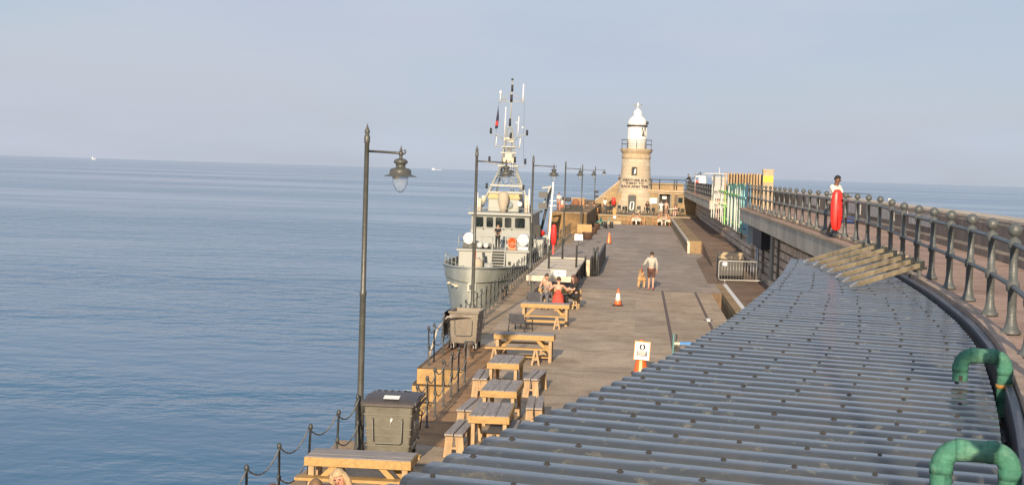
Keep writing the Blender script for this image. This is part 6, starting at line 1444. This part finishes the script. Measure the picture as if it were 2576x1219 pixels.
# fisherman on the walkway
yf_ = 46.2; xf_ = D(2101, 470, yf_).x; zf_ = D(2101, 437, yf_).z-1.78
person('young man in a white T-shirt holding a fishing rod on the walkway', (xf_, yf_, DK), R(-128), joints('stand', .03, 'fwd', 'fwd', .02, head=(0, .02)), ((.74, .68, .58), 'short'), ((.20, .19, .16), 'short'), (.1, .1, .1), ((.012, .010, .010), 'short'), (.16, .075, .045), sc_=1.09)
a = D(2113, 486, yf_-.1); c_ = D(2192, 488.5, yf_+.4); t = thing('fishing_rod', 'thin dark fishing rod held out by the young man', 'fishing rod', tuple(a)); b = MB(); b.tube([(0, 0, 0), (c_-a)*.5+Vector((0, 0, .015)), c_-a], [.018, .012, .005], 6); b.build('rod', M_dark, t); b = MB(); b.tube([Vector((-.3, 0, -.05)), Vector((0, 0, 0))], .02, 6); b.build('grip', M_black, t)
p = D(2182, 507, 46); t = thing('paper_cup', 'white paper cup standing on the sea wall', 'cup', (sw_(57)+.3, 57, DK+.9)); b = MB(); b.lathe([(.06, 0), (.075, .2), (.08, .21), (.06, .21)], n=10); b.build('cup', M_white, t)
p = G(2136, 562, DK); t = thing('bag', 'blue bag lying at the foot of the sea wall', 'bag', (p.x, p.y, DK)); b = MB(); b.ball((0, 0, .14), .36, 10, (1, .8, .42)); b.build('sack', flat('bag_blue', (.03, .07, .22), .8), t); b = MB(); b.tube([(-.1, 0, .25), (0, 0, .42), (.12, 0, .26)], .02, 6); b.build('strap', M_dark, t)
# crewman on the boat
p = D(1251, 612, 105.3); cz = SEA+3.74
person('crewman in black standing on the upper deck of the patrol boat', (p.x, 105.6, cz), R(175), joints('stand', 0, 'fwd', 'fwd'), ((.015, .015, .02), 'short'), ((.015, .015, .02), 'long'), (.02, .02, .02), ((.2, .14, .1), 'short'), (.52, .32, .24), sc_=1.0)

# ------------------------------------------------------------------ terrace life
def wx_(X, y): return D(X, 500, y).x
CG = 'people on the cafe terrace'
def at(lb, X, y, z, rz, J, top, bot, hair, skin=(.5, .29, .19), **k): return person(lb, (wx_(X, y), y, z), rz, J, top, bot, (.08, .07, .06), hair, skin, CG, face=k.pop('face', False), **k)
Bk = ((.025, .018, .014), 'short'); Bl = ((.03, .02, .015), 'long')
at('standing person in a pale top at the left end of the terrace by the water', 1406, 132.5, 1.79, R(200), joints('stand', 0, 'down', 'fwd'), ((.55, .52, .50), 'short'), ((.45, .2, .12), 'long'), Bk)
at('seated woman in white top and orange skirt at the left terrace edge', 1415, 131.5, 1.79, R(250), joints('sit', .1, 'fwd', 'fwd', fem=True), ((.7, .66, .6), 'short'), ((.5, .16, .07), 'long'), Bl, fem=True)
at('dark haired woman in white seated under the sloping stair wall', 1477, 163, TZ, R(240), joints('sit', .15, 'table', 'table', fem=True), ((.62, .56, .5), 'none'), ((.3, .25, .2), 'long'), Bl, fem=True)
at('woman with long dark hair seated behind the wooden planter posts', 1496, 164, TZ, R(120), joints('sit', .15, 'table', 'table', fem=True), ((.45, .2, .12), 'none'), ((.1, .08, .08), 'long'), Bl, fem=True)
at('man in a white shirt standing with his back turned, left of the lighthouse', 1522.5, 168, TZ, R(10), joints('stand', 0, 'down', 'fwd'), ((.80, .74, .62), 'short'), ((.08, .08, .09), 'long'), Bk)
at('woman in black standing at the right foot of the lighthouse', 1629.5, 168, TZ, R(200), joints('sit', 0, 'table', 'table', fem=True), ((.02, .018, .02), 'short'), ((.02, .02, .02), 'long'), Bl, fem=True, sc_=1.12)
at('man in a white shirt standing with his back turned before the doorway', 1664, 161.5, TZ, R(5), joints('stand', 0, 'fwd', 'fwd'), ((.82, .78, .70), 'short'), ((.6, .56, .5), 'short'), ((.2, .13, .07), 'short'))
at('person in a pinkish top standing beside the man before the doorway', 1676.5, 163, TZ, R(-20), joints('stand', 0, 'fwd', 'down'), ((.58, .36, .27), 'short'), ((.3, .2, .16), 'short'), ((.14, .08, .05), 'short'))
at('person in striped clothes seated by the wall right of the doorway', 1701, 163, TZ, R(160), joints('sit', .1, 'table', 'table', fem=True), ((.55, .30, .25), 'short'), ((.6, .4, .36), 'long'), Bl, fem=True)
for X, lb in ((1592.5, 'left one of two people facing each other at the table below the lighthouse door'), (1612.5, 'right one of two people facing each other at the table below the lighthouse door')):
    y = 158.2; s = -1 if X < 1600 else 1
    at(lb, X, y, 0, R(-90 if s < 0 else 90), joints('sit', .12, 'table', 'table'), ((.36, .19, .10), 'short'), ((.78, .72, .62), 'long'), Bk)
for X, lb, c_, s in ((1657, 'left person at the front table below the cafe doorway', (.34, .16, .09), -1), (1686, 'right person at the front table below the cafe doorway', (.42, .20, .11), 1), (1679, 'middle person at the front table below the cafe doorway', (.5, .33, .25), 1)):
    y = 158.1 if lb[0] != 'm' else 158.9
    at(lb, X, y, 0, R(-90 if s < 0 else 90), joints('sit', .12, 'table', 'table'), (c_, 'short'), ((.74, .62, .52), 'long'), Bk)
p = D(1559, 440, 179.2); person('person in dark clothes at the head of the stair beside the lighthouse', (D(1559, 440, 179.2).x, 179.2, D(1559, 439, 179.2).z-1.75), R(100), joints('stand', .05), ((.03, .025, .03), 'short'), ((.05, .05, .06), 'long'), (.05, .05, .05), Bk, (.4, .24, .16), CG, face=False)
p = D(1735, 440, 168); person('person in black leaning on the railing at the far end of the walkway', (max(5.6, p.x), 168, D(1735, 438, 168).z-1.70), R(60), joints('stand', .3, 'fwd', 'fwd'), ((.02, .02, .022), 'long'), ((.03, .03, .03), 'long'), (.03, .03, .03), Bk, (.3, .2, .15), None, face=False)
# tables and chairs of the cafe
def ctable(lb, X, y, z, top=M_signw, h=.75):
    t = thing('cafe_table', lb, 'table', (wx_(X, y), y, z), 0, 'cafe tables near the lighthouse'); b = MB(); b.box(-.42, .42, -.35, .35, h-.04, h); b.build('tabletop', top, t)
    b = MB(); b.tube([(0, 0, 0), (0, 0, h-.04)], .04, 6); b.box(-.25, .25, -.25, .25, 0, .03); b.build('leg', M_dark, t); return t
ctable('white front table between the two people below the lighthouse door', 1602.5, 158.2, 0); ctable('white front table of the group below the doorway', 1668, 158.1, 0)
ctable('white topped cafe table right of the doorway', 1693, 162.5, TZ, h=.9); ctable('dark cafe table in front of the man left of the lighthouse', 1512, 165, TZ, M_dark); ctable('dark cafe table at the foot of the lighthouse', 1575, 166, TZ, M_dark); ctable('dark cafe table under the stair wall', 1487, 163, TZ, M_dark)
ct0 = None
def cchair(lb, X, y, z, rz, m=M_dark):
    t = thing('cafe_chair', lb, 'chair', (wx_(X, y), y, z), rz, 'chairs of the cafe')
    b = MB(); b.box(-.22, .22, -.22, .22, .43, .47); b.build('seat', m, t); b = MB(); b.box(-.22, .22, -.24, -.20, .52, .92); b.build('backrest', m, t)
    for sx in (-1, 1):
        for sy in (-1, 1): b = MB(); b.bar((sx*.2, sy*.2, 0), (sx*.2, sy*.22, .43 if sy > 0 else .92), .035); b.build('leg', m, t)
M_oc = flat('orange_chair', (.50, .20, .08), .6)
for X, y, rz, lb in ((1528, 163, 30, 'dark cafe chair directly before the man in the white shirt'), (1556, 170, 150, 'dark cafe chair at the left foot of the lighthouse, back to the wall'), (1571, 162, 75, 'dark cafe chair at the terrace front below the lighthouse door'), (1607, 170, 10, 'dark cafe chair close against the lighthouse right of its door'), (1623, 162, 110, 'dark cafe chair at the terrace front right of the lighthouse door'), (1647, 163, -30, 'dark cafe chair at the terrace front below the white wall board'), (1708, 166, 200, 'dark cafe chair nearest the corner of the right wall'), (1489, 167, 60, 'dark cafe chair behind the woman under the stair wall')): cchair(lb, X, y, TZ, R(rz))
for i, (X, y, z, rz, m, lb) in enumerate(((1534, 166, TZ, 40, M_dark, 'dark cafe chair between the white shirted man and the lighthouse'), (1541, 168, TZ, 200, M_dark, 'dark cafe chair under the red lifebuoy case on the stair wall'), (1565, 165, TZ, 120, M_dark, 'dark cafe chair left of the lighthouse door'), (1580, 167, TZ, -60, M_dark, 'dark cafe chair nearest the lighthouse door'), (1617, 165, TZ, 80, M_dark, 'dark cafe chair right of the lighthouse door'), (1640, 166, TZ, -100, M_dark, 'dark cafe chair below the white wall board'),
        (1587, 158.2, 0, -90, M_oc, 'orange chair left of the table below the lighthouse door'), (1618, 158.2, 0, 90, M_oc, 'orange chair right of the table below the lighthouse door'), (1650, 158.1, 0, -90, M_oc, 'orange chair left of the front table below the doorway'), (1691, 158.1, 0, 90, M_oc, 'orange chair right of the front table below the doorway'), (1508, 150, 0, 70, flat('teal_seat', (.03, .20, .20), .6), 'teal chair on the quay before the terrace'), (1716, 163, TZ, 20, M_dark, 'dark chair with folded umbrella against the right wall'))): cchair(lb, X, y, z, R(rz), m)
for i, (X, lb) in enumerate(((1476, 'orange wooden post at the left end of the terrace front'), (1501.5, 'orange wooden post beside the farthest lamp on the terrace front'), (1547, 'orange wooden post on the terrace front above the round white light'))):
    t = thing('wooden_post', lb, 'post', (wx_(X, 160.6), 160.6, TZ+.09), 0, 'orange posts on the terrace front'); b = MB(); b.box(-.17, .17, -.1, .1, 0, .62); b.build('post', flat('orange_wood', (.55, .27, .10), .7), t, bevel=.03)
    b = MB(); b.box(-.2, .2, -.13, .13, .625, .68); b.build('cap', M_kerb, t)
t = thing('round_light', 'round white lamp on the front of the terrace wall', 'lamp', (wx_(1548, 159.8), 159.8, D(1548, 546.5, 159.8).z)); b = MB(); b.ball((0, 0, 0), .2, 8, (1, .4, 1)); b.build('globe', M_white, t)
for X, Y, lb in ((1482, 548, 'upper white crate by the brown wall corner'), (1484, 558, 'lower white crate by the brown wall corner')):
    p = D(X, Y, 150); t = thing('white_crate', lb, 'crate', (p.x, 150, p.z-.15), 0, 'white crates by the wall'); b = MB(); b.box(-.24, .24, -.2, .2, 0, .32); b.build('box', M_signw, t, bevel=.03); b = MB(); b.box(-.20, .20, -.205, -.2, .12, .2); b.build('handle', M_dark, t)
t = thing('crate_stand', 'dark stand under the white crates', 'stand', (D(1483, 560, 150).x, 150, 0)); b = MB(); b.box(-.3, .3, -.25, .25, 0, D(1483, 562, 150).z-.02); b.build('stand', M_dark, t)
t = thing('teal_lounger', 'teal reclining lounger on the quay before the terrace wall', 'lounger', (wx_(1517, 152), 152, 0))
Mtl = flat('teal_seat', (.03, .20, .20), .6)
b = MB(); b.box(-.55, .45, -.3, .3, .38, .5); b.build('seat', Mtl, t, bevel=.04); b = MB(); b.add([(.45, -.3, .4), (.45, .3, .4), (.8, .3, .95), (.8, -.3, .95), (.52, -.3, .36), (.52, .3, .36), (.88, .3, .92), (.88, -.3, .92)], [(0, 1, 2, 3), (4, 7, 6, 5), (0, 4, 5, 1), (1, 5, 6, 2), (2, 6, 7, 3), (3, 7, 4, 0)]); b.build('backrest', Mtl, t)
b = MB(); b.box(-.1, .1, -.25, .25, 0, .38); b.build('base', M_dark, t)
p = G(1530, 574); t = thing('low_bollard', 'dark low bollard pair on the quay before the terrace', 'bollard', (p.x, p.y, 0)); b = MB(); b.lathe([(.2, 0), (.16, .5), (.22, .62), (.1, .68)], (-.3, 0, 0), 10); b.lathe([(.2, 0), (.16, .5), (.22, .62), (.1, .68)], (.3, 0, 0), 10); b.box(-.6, .6, -.25, .25, -.05, .04); b.build('column', M_dark, t)
# left terrace: hut and low black railing
p = D(1455, 500, 160); t = thing('wooden_hut', 'square brown wooden hut on the left terrace behind the lamp posts', 'hut', (wx_(1455, 150), 150, 1.78)); hw = 15.5*150/F; zt_ = D(1455, 500, 150).z-1.78
b = MB(); b.box(-hw, hw, 0, 1.6, 0, zt_); b.build('wall', mat('hut_rust', (.33, .17, .09), .8, var=.3, scale=2, col2=(.42, .26, .14)), t); b = MB(); b.box(-hw-.1, hw+.1, -.1, 1.7, zt_+.003, zt_+.09); b.build('roof', M_coping, t)
b = MB(); b.lathe([(.42, 0), (.42, .02)], n=16, M=Matrix.Translation((-.25, -.003, zt_*.55)) @ Matrix.Rotation(R(90), 4, 'X')); b.build('panel', flat('rust_dark', (.22, .10, .05), .8), t)
t = thing('low_railing', 'low black railing along the top of the brown terrace wall', 'railing', (0, 131, 1.86)); a, c_ = px(1424, 131), px(1470, 131)
for i in range(5): b = MB(); x = a+(c_-a)*i/4; b.bar((x, 0, 0), (x, 0, .62), .05); b.build('post', M_black, t)
for z in (.1, .6): b = MB(); b.bar((a, 0, z), (c_, 0, z), .07); b.build('rail', M_black, t)
b = MB(); b.box(a+.03, c_-.03, .0, .03, .14, .56); b.build('panel', flat('panel_black', (.022, .022, .022), .7), t)
p = D(1548, 510, 174); lbz = buoy_case('lifebuoy_case', 'red lifebuoy case against the stair wall left of the lighthouse', (px(1546, 174.8), 174.6, D(1546, 506, 174.6).z), .9, .5, R(0))
t = thing('rail_gate', 'grey rail and gate at the outer end of the left terrace', 'railing', (wx_(1390, 131.5), 131.5, 1.86))
for x in (-.35, 0, .4): b = MB(); b.bar((x, 0, 0), (x, 0, .95), .06); b.build('post', M_dark, t)
for z in (.5, .93): b = MB(); b.bar((-.35, 0, z), (.4, 0, z), .05); b.build('rail', M_steel, t)

# ------------------------------------------------------------------ far shipping
def farship(lb, X, y, ln, h, col):
    p = D(X, 440, y); t = thing('cargo_ship', lb, 'ship', (p.x, y, SEA), 0, 'ships on the horizon')
    b = MB(); b.prism([(-ln/2, 0, -1), (ln/2*.9, 0, -1), (ln/2, 0, h*.35), (-ln/2, 0, h*.3)], (0, ln*.15, 0)); b.build('hull', col, t)
    b = MB(); b.box(-ln*.42, -ln*.2, 1, ln*.12, h*.302, h); b.box(-ln*.36, -ln*.3, 3, ln*.08, h+.01, h*1.3); b.build('superstructure', M_white, t)
farship('white ship on the horizon far left over open water', 235, 9000, 26, 13, flat('ship_white', (.5, .5, .5), .6))
farship('long pale ship on the horizon between the two nearest lamps', 1098, 11000, 80, 9, flat('ship_pale', (.42, .43, .45), .6))
